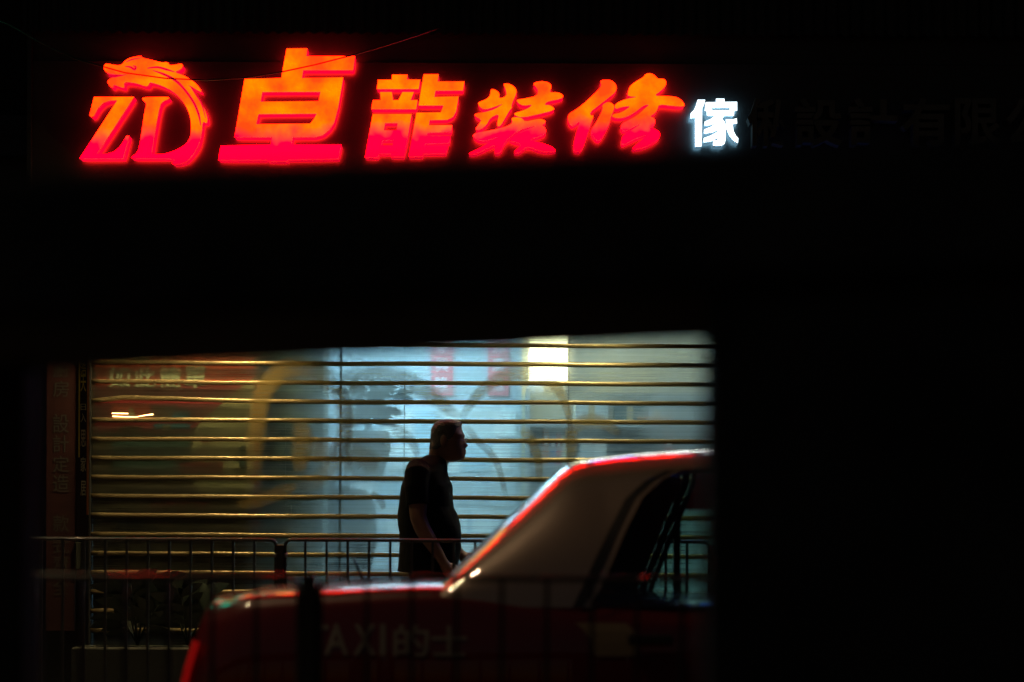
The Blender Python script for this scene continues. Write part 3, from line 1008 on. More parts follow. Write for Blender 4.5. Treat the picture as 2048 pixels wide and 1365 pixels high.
for i, (xa, xb, top, mt, lb) in enumerate(((1086, 1098, 858, 'book_orange', 'orange binder standing on the shop shelf'), (1100, 1112, 868, 'book_blue', 'dark blue binder standing beside the orange binder'), (1113, 1123, 866, 'book_red', 'red binder standing between blue and cream binders'),
                                           (1124, 1134, 872, 'book_cream', 'cream binder standing beside the red binder'), (1160, 1185, 876, 'paper_grey', 'grey file box standing on the shop shelf'), (1188, 1212, 880, 'paper_white', 'white file box standing on the shop shelf'),
                                           (1330, 1344, 862, 'book_red', 'red binder standing alone near the shelf end'))):
    a, b = W(xa, top, 15.7), W(xb, top, 15.7)
    t = empty('binder', (a.x, 15.7, bz), lb, 'binder', 'binders on the shop shelf')
    add_bevel(boxpart('cover', mt, t, a.x, b.x, 15.66, 15.92, bz + 0.001, a.z), 0.003)
    boxpart('spine_label', 'paper_white', t, a.x + 0.008, b.x - 0.008, 15.657, 15.6595, bz + (a.z - bz) * 0.55, bz + (a.z - bz) * 0.8)
for i, (xa, xb, ya, yb, mt, lb) in enumerate(((1150, 1215, 806, 848, 'paper_grey', 'pale carton on the upper shop shelf'), (1228, 1290, 812, 848, 'cabinet_teal', 'teal carton on the upper shop shelf'), (1296, 1330, 818, 848, 'paper_blue', 'small blue carton on the upper shop shelf'))):
    a, b = W(xa, ya, 15.7), W(xb, yb, 15.7)
    t = empty('carton', (a.x, 15.7, W(1200, 850, 15.7).z), lb, 'carton', 'cartons on the shop shelf')
    add_bevel(boxpart('body', mt, t, a.x, b.x, 15.64, 15.9, W(1200, 850, 15.7).z + 0.001, a.z), 0.004)
    boxpart('tape', 'wood_edge', t, (a.x + b.x) / 2 - 0.02, (a.x + b.x) / 2 + 0.02, 15.637, 15.6395, W(1200, 850, 15.7).z + 0.01, a.z - 0.01)


def leafy(name, label, root, tips, mat, width, potpts=None, cat='plant'):
    t = empty(name, tuple(root), label, cat)
    for i, tip in enumerate(tips):
        a, b = Vector(root), Vector(tip)
        mid = (a + b) / 2 + Vector((0, 0, 0.12 * (b - a).length))
        MB().tube([a, mid, b], [0.006, 0.005, 0.002], 5).build('stem', mat, t, smooth=True)
        n = 9
        for k in range(n):
            u = 0.3 + 0.7 * k / (n - 1)
            p = a * (1 - u) ** 2 + mid * 2 * u * (1 - u) + b * u * u
            dr = (b - a).normalized()
            sd = dr.cross(Vector((0, 1, 0))).normalized() * (1 if k % 2 else -1)
            d = (dr * 0.8 + sd * random.uniform(0.6, 1.0) + Vector((0, random.uniform(-.4, .4), 0))).normalized()
            L = width * random.uniform(0.7, 1.25)
            s2 = d.cross(Vector((0, 1, 0.3))).normalized()
            m = MB()
            pts = []
            for q, ww in ((0, .02), (.25, .13), (.55, .15), (.8, .09), (1, .0)):
                c = p + d * L * q - Vector((0, 0, 0.25 * L * q * q))
                pts.append([c - s2 * L * ww, c + Vector((0, -0.01 * L, 0)) * 1.0, c + s2 * L * ww])
            m.loft(pts)
            m.build('leaf', mat, t, smooth=True)
    return t


rt = W(735, 860, 15.4)
pt = leafy('potted_plant', 'leafy potted plant among dark pots inside the shop, behind the graffiti', rt, [W(700, 782, 15.4), W(735, 778, 15.35), W(758, 775, 15.45), W(790, 784, 15.4), W(712, 830, 15.3), W(770, 820, 15.4)], 'leaf_dark', 0.13)
m = MB()
m.loft([[Vector((rt.x + r * math.cos(2 * math.pi * k / 16), 15.4 + r * math.sin(2 * math.pi * k / 16), rt.z + dz)) for k in range(16)] for r, dz in ((0.02, -0.30), (0.10, -0.30), (0.15, -0.12), (0.14, -0.01), (0.12, -0.01), (0.11, -0.04), (0.02, -0.04))], closed=True)
m.build('pot', 'pot_clay', pt, smooth=True)
ps_ = empty('plant_stand', (rt.x, 15.4, 0.13), 'dark low stand carrying the potted plant inside the shop', 'stand')
zt = rt.z - 0.302
boxpart('top', 'cabinet_grey', ps_, rt.x - 0.28, rt.x + 0.3, 15.2, 15.6, zt - 0.03, zt)
for sx in (-0.25, 0.24):
    for sy in (15.22, 15.55):
        boxpart('leg', 'cabinet_grey', ps_, rt.x + sx, rt.x + sx + 0.03, sy, sy + 0.03, 0.13, zt - 0.031)
# an office chair silhouette by the stand
ch = empty('office_chair', tuple(W(690, 1300, 15.0)), 'dark padded office chair standing below the potted plant', 'chair')
cx = W(690, 1000, 15.0).x
m = MB()
m.loft([[Vector((cx + w_ * math.cos(2 * math.pi * k / 14), 15.0 + 0.05 * math.sin(2 * math.pi * k / 14), z)) for k in range(14)] for w_, z in ((0.02, 0.95), (0.16, 0.97), (0.2, 1.15), (0.19, 1.38), (0.14, 1.47), (0.02, 1.5))], closed=True)
m.build('backrest', 'poster_black', ch, smooth=True)
m = MB()
m.loft([[Vector((cx + w_ * math.cos(2 * math.pi * k / 14), 14.8 + w_ * math.sin(2 * math.pi * k / 14), z)) for k in range(14)] for w_, z in ((0.02, 0.56), (0.23, 0.57), (0.25, 0.61), (0.22, 0.65), (0.02, 0.66))], closed=True)
m.build('seat', 'poster_black', ch, smooth=True)
MB().tube([(cx, 14.8, 0.2), (cx, 14.8, 0.57)], 0.025, 10).build('stem', 'dark_metal', ch, smooth=True)
MB().tube([(cx, 15.0, 0.98), (cx, 15.02, 0.7), (cx, 14.9, 0.57)], 0.015, 8).build('back_bracket', 'dark_metal', ch, smooth=True)
for k in range(5):
    a = 2 * math.pi * k / 5
    MB().tube([(cx, 14.8, 0.2), (cx + 0.26 * math.cos(a), 14.8 + 0.26 * math.sin(a), 0.16)], 0.014, 6).build('leg', 'dark_metal', ch)

# ------------------------------------------------------------------ things on the far pavement
lg = empty('low_planter', (W(300, 1300, 13.0).x, 13.0, GF), 'low concrete planter wall below the poster, half hidden by the railings', 'planter')
x0, x1 = W(150, 1300, 13.0).x, W(560, 1300, 13.0).x
zt = W(300, 1296, 12.9).z
add_bevel(boxpart('wall', 'grey_green', lg, x0, x1, 12.88, 12.98, GF, zt), 0.01)
add_bevel(boxpart('wall', 'grey_green', lg, x0, x1, 13.12, 13.20, GF, zt), 0.01)
boxpart('end_wall', 'grey_green', lg, x0, x0 + 0.08, 12.985, 13.115, GF, zt)
boxpart('end_wall', 'grey_green', lg, x1 - 0.08, x1, 12.985, 13.115, GF, zt)
boxpart('soil', 'pot_clay', lg, x0 + 0.085, x1 - 0.085, 12.985, 13.115, GF, zt - 0.04)
leafy('garden_plant', 'dim leafy plant growing out of the low planter near its end', W(275, 1290, 13.05), [W(240, 1180, 13.05), W(262, 1170, 13.0), W(300, 1175, 13.1), W(318, 1210, 13.0), W(232, 1230, 13.1)], 'leaf_dark', 0.20)
leafy('garden_plant', 'dim leafy plant in the planter just behind the taxi boot', W(375, 1290, 13.05), [W(335, 1205, 13.05), W(362, 1195, 13.0), W(395, 1200, 13.1), W(420, 1225, 13.0)], 'leaf_dark', 0.20)

# ------------------------------------------------------------------ railings


def railing_panel(label, group, Y, xa, xb, ztop, bars, zb, rbar, rtop, corner):
    t = empty('railing', ((xa + xb) / 2, Y, GF), label, 'railing', group)
    pts = []
    for a in range(6):
        q = math.pi / 2 * a / 5
        pts.append((xa + corner * (1 - math.sin(q)) if False else xa + corner - corner * math.cos(q), Y, ztop - corner + corner * math.sin(q)))
    right = [(xb - (p[0] - xa), Y, p[2]) for p in reversed(pts)]
    frame = [(xa, Y, GF + 0.02)] + pts + right + [(xb, Y, GF + 0.02)]
    MB().tube(frame, rtop, 8).build('frame_rail', 'rail_paint', t, smooth=True)
    MB().tube([(xa, Y, zb), (xb, Y, zb)], rtop * 0.9, 8).build('bottom_rail', 'rail_paint', t, smooth=True)
    first = None
    for x in bars:
        if first is None:
            first = MB().box(x - rbar, x + rbar, Y - rbar, Y + rbar, zb, ztop).build('bar', 'rail_paint', t)
            fx = x
        else:
            shared(first, t, (x - fx, 0, 0))
    return t


def rail_post(label, group, Y, x, ztop, w):
    t = empty('railing_post', (x, Y, GF), label, 'post', group)
    add_bevel(boxpart('shaft', 'rail_paint', t, x - w, x + w, Y - w, Y + w, GF, ztop), 0.004)
    boxpart('base_plate', 'rail_paint', t, x - w * 2, x + w * 2, Y - w * 2, Y + w * 2, GF, GF + 0.012)
    for s in (-1, 1):
        for zz in (ztop - 0.05, GF + 0.25):
            MB().tube([(x + s * w, Y, zz), (x + s * (w + 0.016), Y, zz)], 0.012, 10).build('clamp', 'wire_metal', t, smooth=True)


FY = 11.42
s = FY / F
fz = W(700, 1081, FY).z
fx = lambda px: W(px, 1081, FY).x
railing_panel('far dark railing panel in front of the poster and planter', 'railings on the far kerb', FY, fx(-260), fx(552), fz, [fx(509 - 42.6 * i) for i in range(18)], GF + 0.1, 0.0062, 0.0085, 0.03)
railing_panel('far dark railing panel in front of the walking man', 'railings on the far kerb', FY, fx(570), fx(1418), fz, [fx(611 + 42.4 * i) for i in range(19)], GF + 0.1, 0.0062, 0.0085, 0.03)
railing_panel('far dark railing panel behind the cab of the taxi', 'railings on the far kerb', FY, fx(1436), fx(2290), fz, [fx(1478 + 42.4 * i) for i in range(19)], GF + 0.1, 0.0062, 0.0085, 0.03)
rail_post('dark railing post on the far kerb behind the taxi boot', 'posts of the far railing', FY, fx(561), W(561, 1090, FY).z, 0.016)
rail_post('dark railing post on the far kerb seen through the taxi window', 'posts of the far railing', FY, fx(1427), W(1427, 1090, FY).z, 0.016)

NY = 7.0
nz_ = W(700, 1156, NY).z
nx = lambda px: W(px, 1156, NY).x
railing_panel('near blurred black railing panel in front of the taxi tail', 'railings on the near kerb', NY, nx(-790), nx(598), nz_, [nx(513 - 88 * i) for i in range(14)], GF + 0.1, 0.0065, 0.0095, 0.04)
railing_panel('near blurred black railing panel in front of the taxi doors', 'railings on the near kerb', NY, nx(640), nx(2030), nz_, [nx(734 + 90 * i) for i in range(14)], GF + 0.1, 0.0065, 0.0095, 0.04)
rail_post('near blurred black railing post in front of the taxi boot', 'posts of the near railing', NY, nx(619), nz_ + 0.01, 0.022)

# ------------------------------------------------------------------ taxi (drives towards +X)
TY = 9.55
taxi = empty('taxi', (1.1, TY, 0), 'red taxi with silver roof driving past behind the railing', 'taxi')


def interp(x, pts):
    if x <= pts[0][0]:
        return pts[0][1]
    for (a, b), (c, d) in zip(pts, pts[1:]):
        if x <= c:
            t = (x - a) / (c - a)
            return b + (d - b) * t
    return pts[-1][1]


def sminterp(x, pts):
    if x <= pts[0][0]:
        return pts[0][1]
    n = len(pts)
    for i in range(n - 1):
        a, b = pts[i], pts[i + 1]
        if x <= b[0]:
            t = (x - a[0]) / (b[0] - a[0])

            def slope(j):
                if j <= 0 or j >= n - 1:
                    j0, j1 = max(0, j - 1), min(n - 1, j + 1)
                else:
                    j0, j1 = j - 1, j + 1
                return (pts[j1][1] - pts[j0][1]) / (pts[j1][0] - pts[j0][0])
            m0, m1 = slope(i) * (b[0] - a[0]), slope(i + 1) * (b[0] - a[0])
            return (2 * t ** 3 - 3 * t * t + 1) * a[1] + (t ** 3 - 2 * t * t + t) * m0 + (-2 * t ** 3 + 3 * t * t) * b[1] + (t ** 3 - t * t) * m1
    return pts[-1][1]


DECK = [(-1.14, 0.955), (-1.08, 0.970), (-1.0, 0.978), (-0.77, 0.988), (-0.26, 1.012), (0.1, 0.985), (0.6, 0.955), (1.6, 0.955), (2.2, 0.985), (2.5, 0.97), (3.1, 0.90), (3.4, 0.82)]
HW = [(-1.20, 0.76), (-1.12, 0.80), (-1.0, 0.825), (-0.6, 0.84), (0.5, 0.848), (2.0, 0.845), (2.9, 0.825), (3.25, 0.79), (3.42, 0.72)]


def section(X, lo=0.28):
    hw, zt = sminterp(X, HW), sminterp(X, DECK)
    ctrl = [(hw - .07, lo), (hw - .025, lo + .08), (hw - .004, .50), (hw, .64), (hw - .008, .76), (hw - .026, .86), (hw - .045, zt - .062), (hw - .062, zt - .040), (hw - .092, zt - .022), (hw - .14, zt - .009), (hw - .24, zt + .002), (hw - .45, zt + .008), (0, zt + .012)]
    out = []
    n = len(ctrl)
    for i in range(n - 1):
        P = [Vector(ctrl[max(0, min(n - 1, i + k))]) for k in (-1, 0, 1, 2)]
        for k in range(3):
            t = k / 3
            out.append(0.5 * ((2 * P[1]) + (P[2] - P[0]) * t + (2 * P[0] - 5 * P[1] + 4 * P[2] - P[3]) * t * t + (3 * P[1] - P[0] - 3 * P[2] + P[3]) * t ** 3))
    out.append(Vector(ctrl[-1]))
    return out


def lean(X, z):
    """the tail leans forward as it rises"""
    k = max(0.0, min(1.0, (-0.85 - X) / 0.30))
    return k * max(0, z - 0.66) * 0.32


def body_rings(xs):
    rings = []
    for X in xs:
        sec = section(X)
        near = [Vector((X + lean(X, p.y), TY - p.x, p.y)) for p in sec]
        far = [Vector((X + lean(X, p.y), TY + p.x, p.y)) for p in reversed(sec[:-1])]
        rings.append(near + far)
    return rings


def frange(a, b, n):
    return [a + (b - a) * i / n for i in range(n + 1)]


def side_y(X, z):
    """near face of the lower body"""
    sec = section(X)
    for a, b in zip(sec, sec[1:]):
        if a.y <= z <= b.y:
            t = (z - a.y) / max(1e-6, b.y - a.y)
            return TY - (a.x + (b.x - a.x) * t)
    return TY - sec[0].x


m = MB()
r = body_rings(frange(-1.20, -1.0, 8) + frange(-0.96, 0.28, 26))
m.loft(r)
m.f.append(tuple(range(len(r[0]))))
m.build('rear_body', 'taxi_red', taxi, smooth=True, weld=True)
MB().loft(body_rings(frange(0.283, 1.18, 12))).build('door', 'taxi_red', taxi, smooth=True)
MB().loft(body_rings(frange(1.183, 2.15, 12))).build('door', 'taxi_red', taxi, smooth=True)
m = MB()
r = body_rings(frange(2.153, 3.42, 18))
m.loft(r)
m.f.append(tuple(range(len(r[0]))))
m.build('bonnet', 'taxi_red', taxi, smooth=True)
# boot lid seam, bumpers, lamps, wheels
for xs_, nm in (((-1.27, -1.16), 'rear_bumper'), ((3.38, 3.50), 'front_bumper')):
    o = boxpart(nm, 'taxi_trim', taxi, xs_[0], xs_[1], TY - 0.83, TY + 0.83, 0.36, 0.56)
    add_bevel(o, 0.04, 3)
for sgn in (-1, 1):
    m = MB()
    rings = []
    for z in frange(0.50, 0.80, 6):
        row = []
        for q in frange(0, 1, 10):
            a = q * math.pi / 2
            X = -1.220 + 0.05 * (1 - math.cos(a)) + lean(-1.2, z) * 0.95
            y = 0.50 + 0.296 * math.sin(a) ** 0.7
            row.append(Vector((X, TY + sgn * y, z)))
        rings.append(row)
    m.loft(rings)
    m.build('tail_light', 'tail_lens', taxi, smooth=True)
    add_bevel(boxpart('headlight', 'taxi_white', taxi, 3.36, 3.445, TY + sgn * 0.62 - 0.12, TY + sgn * 0.62 + 0.12, 0.60, 0.74), 0.01)
    m = MB()
    m.loft([[Vector((2.0 + 0.02 + dx, TY + sgn * (0.9 + 0.09 * math.cos(2 * math.pi * k / 10)), 1.03 + 0.06 * math.sin(2 * math.pi * k / 10))) for k in range(10)] for dx in (0, 0.03, 0.08)], closed=True, cap=True)
    m.build('wing_mirror', 'taxi_trim', taxi, smooth=True)
    for X in (-0.32, 2.42):
        yo = TY + sgn * 0.73
        prof_w = ((0.10, 0.30), (0.09, 0.315), (-0.09, 0.315), (-0.10, 0.30), (-0.10, 0.2), (0.10, 0.2), (0.10, 0.30))
        w_ = MB().loft([[Vector((X + rr * math.cos(2 * math.pi * k / 24), yo + q, 0.316 + rr * math.sin(2 * math.pi * k / 24))) for k in range(24)] for q, rr in prof_w], closed=True).build('wheel', 'tyre', taxi, smooth=True)
        MB().loft([[Vector((X + rr * math.cos(2 * math.pi * k / 24), yo + q * sgn, 0.316 + rr * math.sin(2 * math.pi * k / 24))) for k in range(24)] for q, rr in ((0.09, 0.2), (0.07, 0.17), (0.075, 0.06), (0.095, 0.05), (0.095, 0.005))], closed=True).build('rim', 'taxi_chrome', w_, smooth=True)
for X, sg in ((0.42, -1), (1.32, -1), (0.42, 1), (1.32, 1)):
    o = boxpart('door_handle', 'taxi_trim', taxi, X, X + 0.16, TY + sg * 0.862 - 0.012, TY + sg * 0.862 + 0.012, 0.80, 0.835)
    add_bevel(o, 0.006)
tag(boxpart('number_plate', 'decal_beige', taxi, -1.245, -1.235, TY - 0.26, TY + 0.26, 0.60, 0.71))

# shut lines: boot lid, rear door
for pts in ([(-1.03, .0), (-0.29, .0)],):
    m = MB()
    rows = []
    for X in frange(-1.03, -0.29, 20):
        hw_, zt_0 = sminterp(X, HW), sminterp(X, DECK)
        rows.append([Vector((X, TY - hw_ + 0.068, zt_0 - 0.0335)), Vector((X, TY - hw_ + 0.064, zt_0 - 0.0375))])
    m.loft(rows)
    m.build('boot_seam', 'taxi_trim', taxi)
# cabin: a superellipse section over the belt line
ROOF = [(-0.262, 1.020), (-0.235, 1.052), (-0.045, 1.236), (0.067, 1.342), (0.14, 1.412), (0.20, 1.458), (0.262, 1.484), (0.42, 1.508), (0.60, 1.524), (0.80, 1.535), (1.2, 1.538), (1.55, 1.520), (1.75, 1.47), (1.95, 1.36), (2.22, 1.17), (2.48, 0.99)]
ZB = 0.93
def pex(X):
    return interp(X, [(-0.1, 3.6), (0.05, 3.5), (0.35, 2.7), (1.6, 3.0), (2.0, 3.2)])



def cab(X, th):
    zr = sminterp(X, ROOF)
    H = max(0.02, zr - ZB)
    c, s_ = max(0.0, math.cos(th)), max(0.0, math.sin(th))
    z = ZB + H * s_ ** (2 / pex(X))
    U = 0.80 - 0.36 * (z - ZB) ** 1.25
    return U * c ** (2 / pex(X)), z


def cabp(X, th, sgn):
    u, z = cab(X, th)
    return Vector((X, TY + sgn * u, z))


TH1 = R(64)
THW = R(54)


def win_edge(z):       # rear edge of the side window
    return interp(z, [(0.90, 0.205), (0.96, 0.235), (1.09, 0.295), (1.22, 0.36), (1.33, 0.42), (1.40, 0.50), (1.45, 0.60)])


def xw(th, sgn, off=0.0):
    lo, hi = -0.2, 1.2
    for _ in range(40):
        mid = (lo + hi) / 2
        z = cab(mid, th)[1]
        e_ = win_edge(z) + off
        if sgn > 0:
            e_ = interp(z, [(0.93, 0.53), (1.40, 0.70)]) + off
        if mid < e_:
            lo = mid
        else:
            hi = mid
    return lo


for sgn in (-1, 1):
    ths = frange(0.0, THW, 16)
    m = MB()
    m.loft([[cabp(-0.262 + (xw(th, sgn) + 0.262) * q, th, sgn) for q in frange(0, 1, 26)] for th in ths])
    m.build('rear_pillar', 'taxi_silver', taxi, smooth=True)
    m = MB()
    m.loft([[cabp(xw(th, sgn) + 0.002 + 0.035 * q, th, sgn) + Vector((0, sgn * 0.006, 0)) for q in (0, .2, .8, 1)] for th in ths])
    m.build('window_frame', 'taxi_trim', taxi, smooth=True)
    m = MB()
    m.loft([[cabp(xw(th, sgn) + 0.0385 + 0.026 * q, th, sgn) + Vector((0, sgn * 0.002, 0)) for q in (0, .3, .7, 1)] for th in ths])
    m.build('door_sash', 'taxi_silver' if sgn < 0 else 'taxi_trim', taxi, smooth=True)
    wg = MB()
    wg.loft([[cabp(xw(th, sgn) + 0.060 + (1.15 - xw(th, sgn) - 0.06) * q, th, sgn) - Vector((0, sgn * 0.012, 0)) for q in frange(0, 1, 12)] for th in ths])
    wg.build('side_window', 'dark_glass' if sgn > 0 else 'tinted_glass', taxi, smooth=True)
    m = MB()
    m.loft([[cabp(1.15 + 0.09 * q, th, sgn) for q in (0, .5, 1)] for th in ths])
    m.build('centre_pillar', 'taxi_trim', taxi, smooth=True)
    m = MB()

    def fx_(th):
        z = cab(1.3, th)[1]
        return interp(z, [(0.93, 2.25), (1.15, 2.05), (1.47, 1.70)])
    m.loft([[cabp(1.24 + (fx_(th) - 1.24) * q, th, sgn) - Vector((0, sgn * 0.012, 0)) for q in frange(0, 1, 10)] for th in ths])
    m.build('side_window', 'tinted_glass', taxi, smooth=True)
    m = MB()
    m.loft([[cabp(fx_(th) + (min(2.46, fx_(th) + 0.12) - fx_(th)) * q, th, sgn) for q in frange(0, 1, 4)] for th in ths])
    m.build('front_pillar', 'taxi_silver', taxi, smooth=True)
# roof skin, rear edges and screens share the same surface
ths = frange(THW, math.pi - THW, 56)


def arch(X):
    return [cabp(X, th, -1) if th <= math.pi / 2 else cabp(X, math.pi - th, 1) for th in ths]


MB().loft([arch(X) for X in frange(0.17, 1.76, 60)]).build('roof', 'taxi_silver', taxi, smooth=True)


def arch_part(t0, t1, xs, n=16):
    tt = frange(t0, t1, n)
    return [[cabp(X, th, -1) if th <= math.pi / 2 else cabp(X, math.pi - th, 1) for th in tt] for X in xs]


xs_r = frange(-0.262, 0.17, 40)
MB().loft(arch_part(THW, R(68), xs_r)).build('rear_pillar', 'taxi_silver', taxi, smooth=True)
MB().loft(arch_part(math.pi - R(68), math.pi - THW, xs_r)).build('rear_pillar', 'taxi_silver', taxi, smooth=True)
MB().loft(arch_part(R(68), math.pi - R(68), xs_r, 30)).build('rear_window', 'dark_glass', taxi, smooth=True)
MB().loft(arch_part(THW, math.pi - THW, frange(1.76, 2.46, 24), 40)).build('windscreen', 'tinted_glass', taxi, smooth=True)
# interior
for X, zt in ((0.25, 1.02), (1.15, 1.02)):
    for yy in ((TY - 0.38, 0.30), (TY + 0.38, 0.30)):
        st = MB()
        st.loft([[Vector((X + 0.62 * (1 - q) * 0.25 + dx, yy[0] + yy[1] * math.cos(2 * math.pi * k / 14), 0.45 + q * (zt - 0.45) + 0.0)) if False else Vector((X + 0.18 * (1 - q) + 0.07 * math.sin(2 * math.pi * k / 14), yy[0] + yy[1] * math.cos(2 * math.pi * k / 14), 0.40 + q * (zt - 0.45))) for k in range(14)] for q in (0, .3, .7, .95, 1.0) for dx in (0,)], closed=True, cap=True)
        st.build('seat', 'taxi_seat', taxi, smooth=True)
boxpart('parcel_shelf', 'taxi_seat', taxi, -0.22, 0.2, TY - 0.66, TY + 0.66, 0.93, 0.95)
boxpart('window_divider', 'taxi_trim', taxi, 0.685, 0.715, TY + 0.70, TY + 0.735, 0.95, 1.43)
# roof sign
rs = boxpart('roof_sign', 'taxi_white', taxi, 1.05, 1.22, TY - 0.22, TY + 0.22, 1.558, 1.68)
add_bevel(rs, 0.02, 3)
# antenna
MB().tube([(-0.62, TY + 0.55, 1.0), (-0.665, TY + 0.55, 1.10)], [0.009, 0.002], 8).build('aerial', 'taxi_trim', taxi, smooth=True)
# lettering on the rear wing
TS = 8.71


def wing(px, py, off=0.004):
    p = W(px, py, TS)
    return Vector((p.x, side_y(p.x, p.z) - off, p.z))


for ch, a, b, y0, y1, bold in (('T', 604, 656, 1250, 1310, 0.02), ('A', 648, 696, 1248, 1311, 0.02), ('X', 706, 752, 1249, 1311, 0.02), ('I', 759, 771, 1249, 1312, 0.02), ('的', 786, 858, 1250, 1314, 0.018), ('士', 862, 934, 1252, 1313, 0.018)):
    mm = text_mb(ch, lambda u, v: wing(a + (b - a) * u, y1 + (y0 - y1) * v), bold)
    mm.build('lettering', 'taxi_white', taxi, facing=(0, -1, 0))
pts = [(1150, 1246), (1200, 1246), (1254, 1247), (1268, 1262), (1276, 1285), (1277, 1312), (1230, 1313), (1192, 1313), (1182, 1284), (1168, 1262)]
MB().flat([pts], wing).build('door_sticker', 'decal_beige', taxi, facing=(0, -1, 0))

# ------------------------------------------------------------------ the walking man
MY = 12.4
man = empty('person', (W(860, 1400, MY).x, MY, GF), 'walking man in a dark short-sleeved shirt and glasses, in profile before the shutter', 'person')


def hd(x, y):          # head tracing
    p = W(800 + x / 9.1, 830 + y / 9.1, MY)
    return p.x, p.z


def bd(x, y):          # body tracing
    p = W(720 + x / 3.593, 800 + y / 3.593, MY)
    return p.x, p.z


def remesh(mbs, name, mat, parent, voxel, smooth_it=4):
    m = MB()
    for q in mbs:
        b = len(m.v)
        m.v += q.v
        m.f += [tuple(i + b for i in f) for f in q.f]
    me = m.mesh(ORG[parent])
    o = bpy.data.objects.new('tmp', me)
    COL.objects.link(o)
    rm = o.modifiers.new('r', 'REMESH')
    rm.mode = 'VOXEL'
    rm.voxel_size = voxel
    sm = o.modifiers.new('s', 'SMOOTH')
    sm.iterations = smooth_it
    sm.factor = 0.5
    dg = bpy.context.evaluated_depsgraph_get()
    dg.update()
    me2 = bpy.data.meshes.new_from_object(o.evaluated_get(dg))
    bpy.data.objects.remove(o)
    me2.name = name
    me2.shade_smooth()
    me2.materials.clear()
    return link_mesh(name, me2, mat, parent)


# head: rows of (y, back, base front, real front, half width)
HEAD = [(84, 800, 930, 930, .020), (96, 735, 1040, 1040, .045), (120, 680, 1095, 1095, .060), (160, 632, 1128, 1128, .069), (210, 598, 1125, 1125, .074), (260, 580, 1128, 1128, .077), (310, 568, 1148, 1148, .078), (355, 566, 1168, 1172, .078), (390, 567, 1172, 1182, .077),
        (425, 568, 1160, 1168, .077), (460, 568, 1160, 1186, .076), (500, 562, 1158, 1208, .075), (535, 552, 1160, 1230, .074), (562, 546, 1162, 1238, .074), (585, 544, 1164, 1218, .073), (605, 541, 1168, 1190, .072), (632, 536, 1172, 1204, .070), (658, 530, 1174, 1210, .069), (678, 526, 1172, 1192, .067),
        (700, 522, 1174, 1207, .066), (730, 520, 1170, 1184, .063), (765, 520, 1172, 1182, .058), (795, 540, 1160, 1168, .052), (820, 580, 1120, 1122, .048), (845, 640, 1050, 1050, .042), (862, 720, 960, 960, .025)]
head = MB()
rings = []
for y, xb, xf, xt, hwid in HEAD:
    b_, z = hd(xb, y)
    f_, _ = hd(xf, y)
    t_, _ = hd(xt, y)
    ring = []
    for k in range(40):
        a = 2 * math.pi * k / 40
        cx_, rx = (b_ + f_) / 2, (f_ - b_) / 2
        v = hwid * math.sin(a)
        ca = math.cos(a)
        x = cx_ + rx * math.copysign(abs(ca) ** 0.85, ca)
        if ca > 0:
            x += (t_ - f_) * math.exp(-(v / 0.014) ** 2)
        ring.append(Vector((x, MY + v, z)))
    rings.append(ring)
head.loft(rings, closed=True, cap=True)
neck = MB().tube([Vector((hd(770, 640)[0], MY, hd(770, 640)[1])), Vector((hd(700, 800)[0], MY, hd(700, 800)[1])), Vector((hd(640, 960)[0], MY, hd(640, 960)[1])), Vector((hd(600, 1100)[0], MY, hd(600, 1100)[1]))], [0.058, 0.056, 0.062, 0.08], 16)
chest = MB()
ear = [MB().ball((hd(800, 470)[0], MY + s_ * 0.077, hd(800, 480)[1]), (0.018, 0.012, 0.032)) for s_ in (-1, 1)]


def arm(sgn, pts):
    P = [Vector((bd(x, y)[0], MY + sgn * yo, bd(x, y)[1])) for x, y, yo, _ in pts]
    return MB().tube(P, [q[3] for q in pts], 14)


armN = [(425, 540, .19, .055), (420, 640, .215, .052), (428, 760, .225, .047), (432, 850, .228, .042), (462, 930, .225, .041), (505, 1000, .22, .038), (555, 1080, .21, .031), (592, 1140, .205, .026), (606, 1165, .203, .025)]
armF = [(440, 540, .19, .055), (470, 640, .215, .052), (500, 760, .225, .047), (520, 850, .228, .042), (560, 930, .225, .041), (610, 990, .22, .038), (660, 1050, .21, .031), (700, 1090, .205, .026), (712, 1105, .203, .025)]
body_parts = [head, neck] + ear + [arm(-1, armN), arm(1, armF)]
for sgn, A in ((-1, armN), (1, armF)):
    wx, wz = bd(A[-1][0], A[-1][1])
    ex, ez = bd(A[-3][0], A[-3][1])
    wr = Vector((wx, MY + sgn * 0.203, wz))
    d_ = (wr - Vector((ex, MY + sgn * 0.21, ez))).normalized()
    sd = Vector((d_.z, 0, -d_.x))
    if sd.x < 0:
        sd = -sd
    body_parts.append(MB().tube([wr - d_ * 0.01, wr + d_ * 0.035, wr + d_ * 0.085], [0.024, 0.030, 0.028], 12))
    for k, (o_, L) in enumerate(((0.024, 0.070), (0.009, 0.080), (-0.007, 0.074), (-0.022, 0.058))):
        b0 = wr + d_ * 0.08 + sd * o_
        cu = Vector((0, -sgn, 0)) * 0.35
        body_parts.append(MB().tube([b0, b0 + (d_ + cu * .3).normalized() * L * .45, b0 + (d_ + cu * .7).normalized() * L * .75, b0 + (d_ + cu * 1.3).normalized() * L], [0.0095, 0.009, 0.0085, 0.006], 8))
    tb = wr + d_ * 0.03 + sd * 0.024
    body_parts.append(MB().tube([tb, tb + (d_ * .7 + sd * .6) * 0.035, tb + (d_ * .95 + sd * .5) * 0.06], [0.012, 0.010, 0.007], 8))
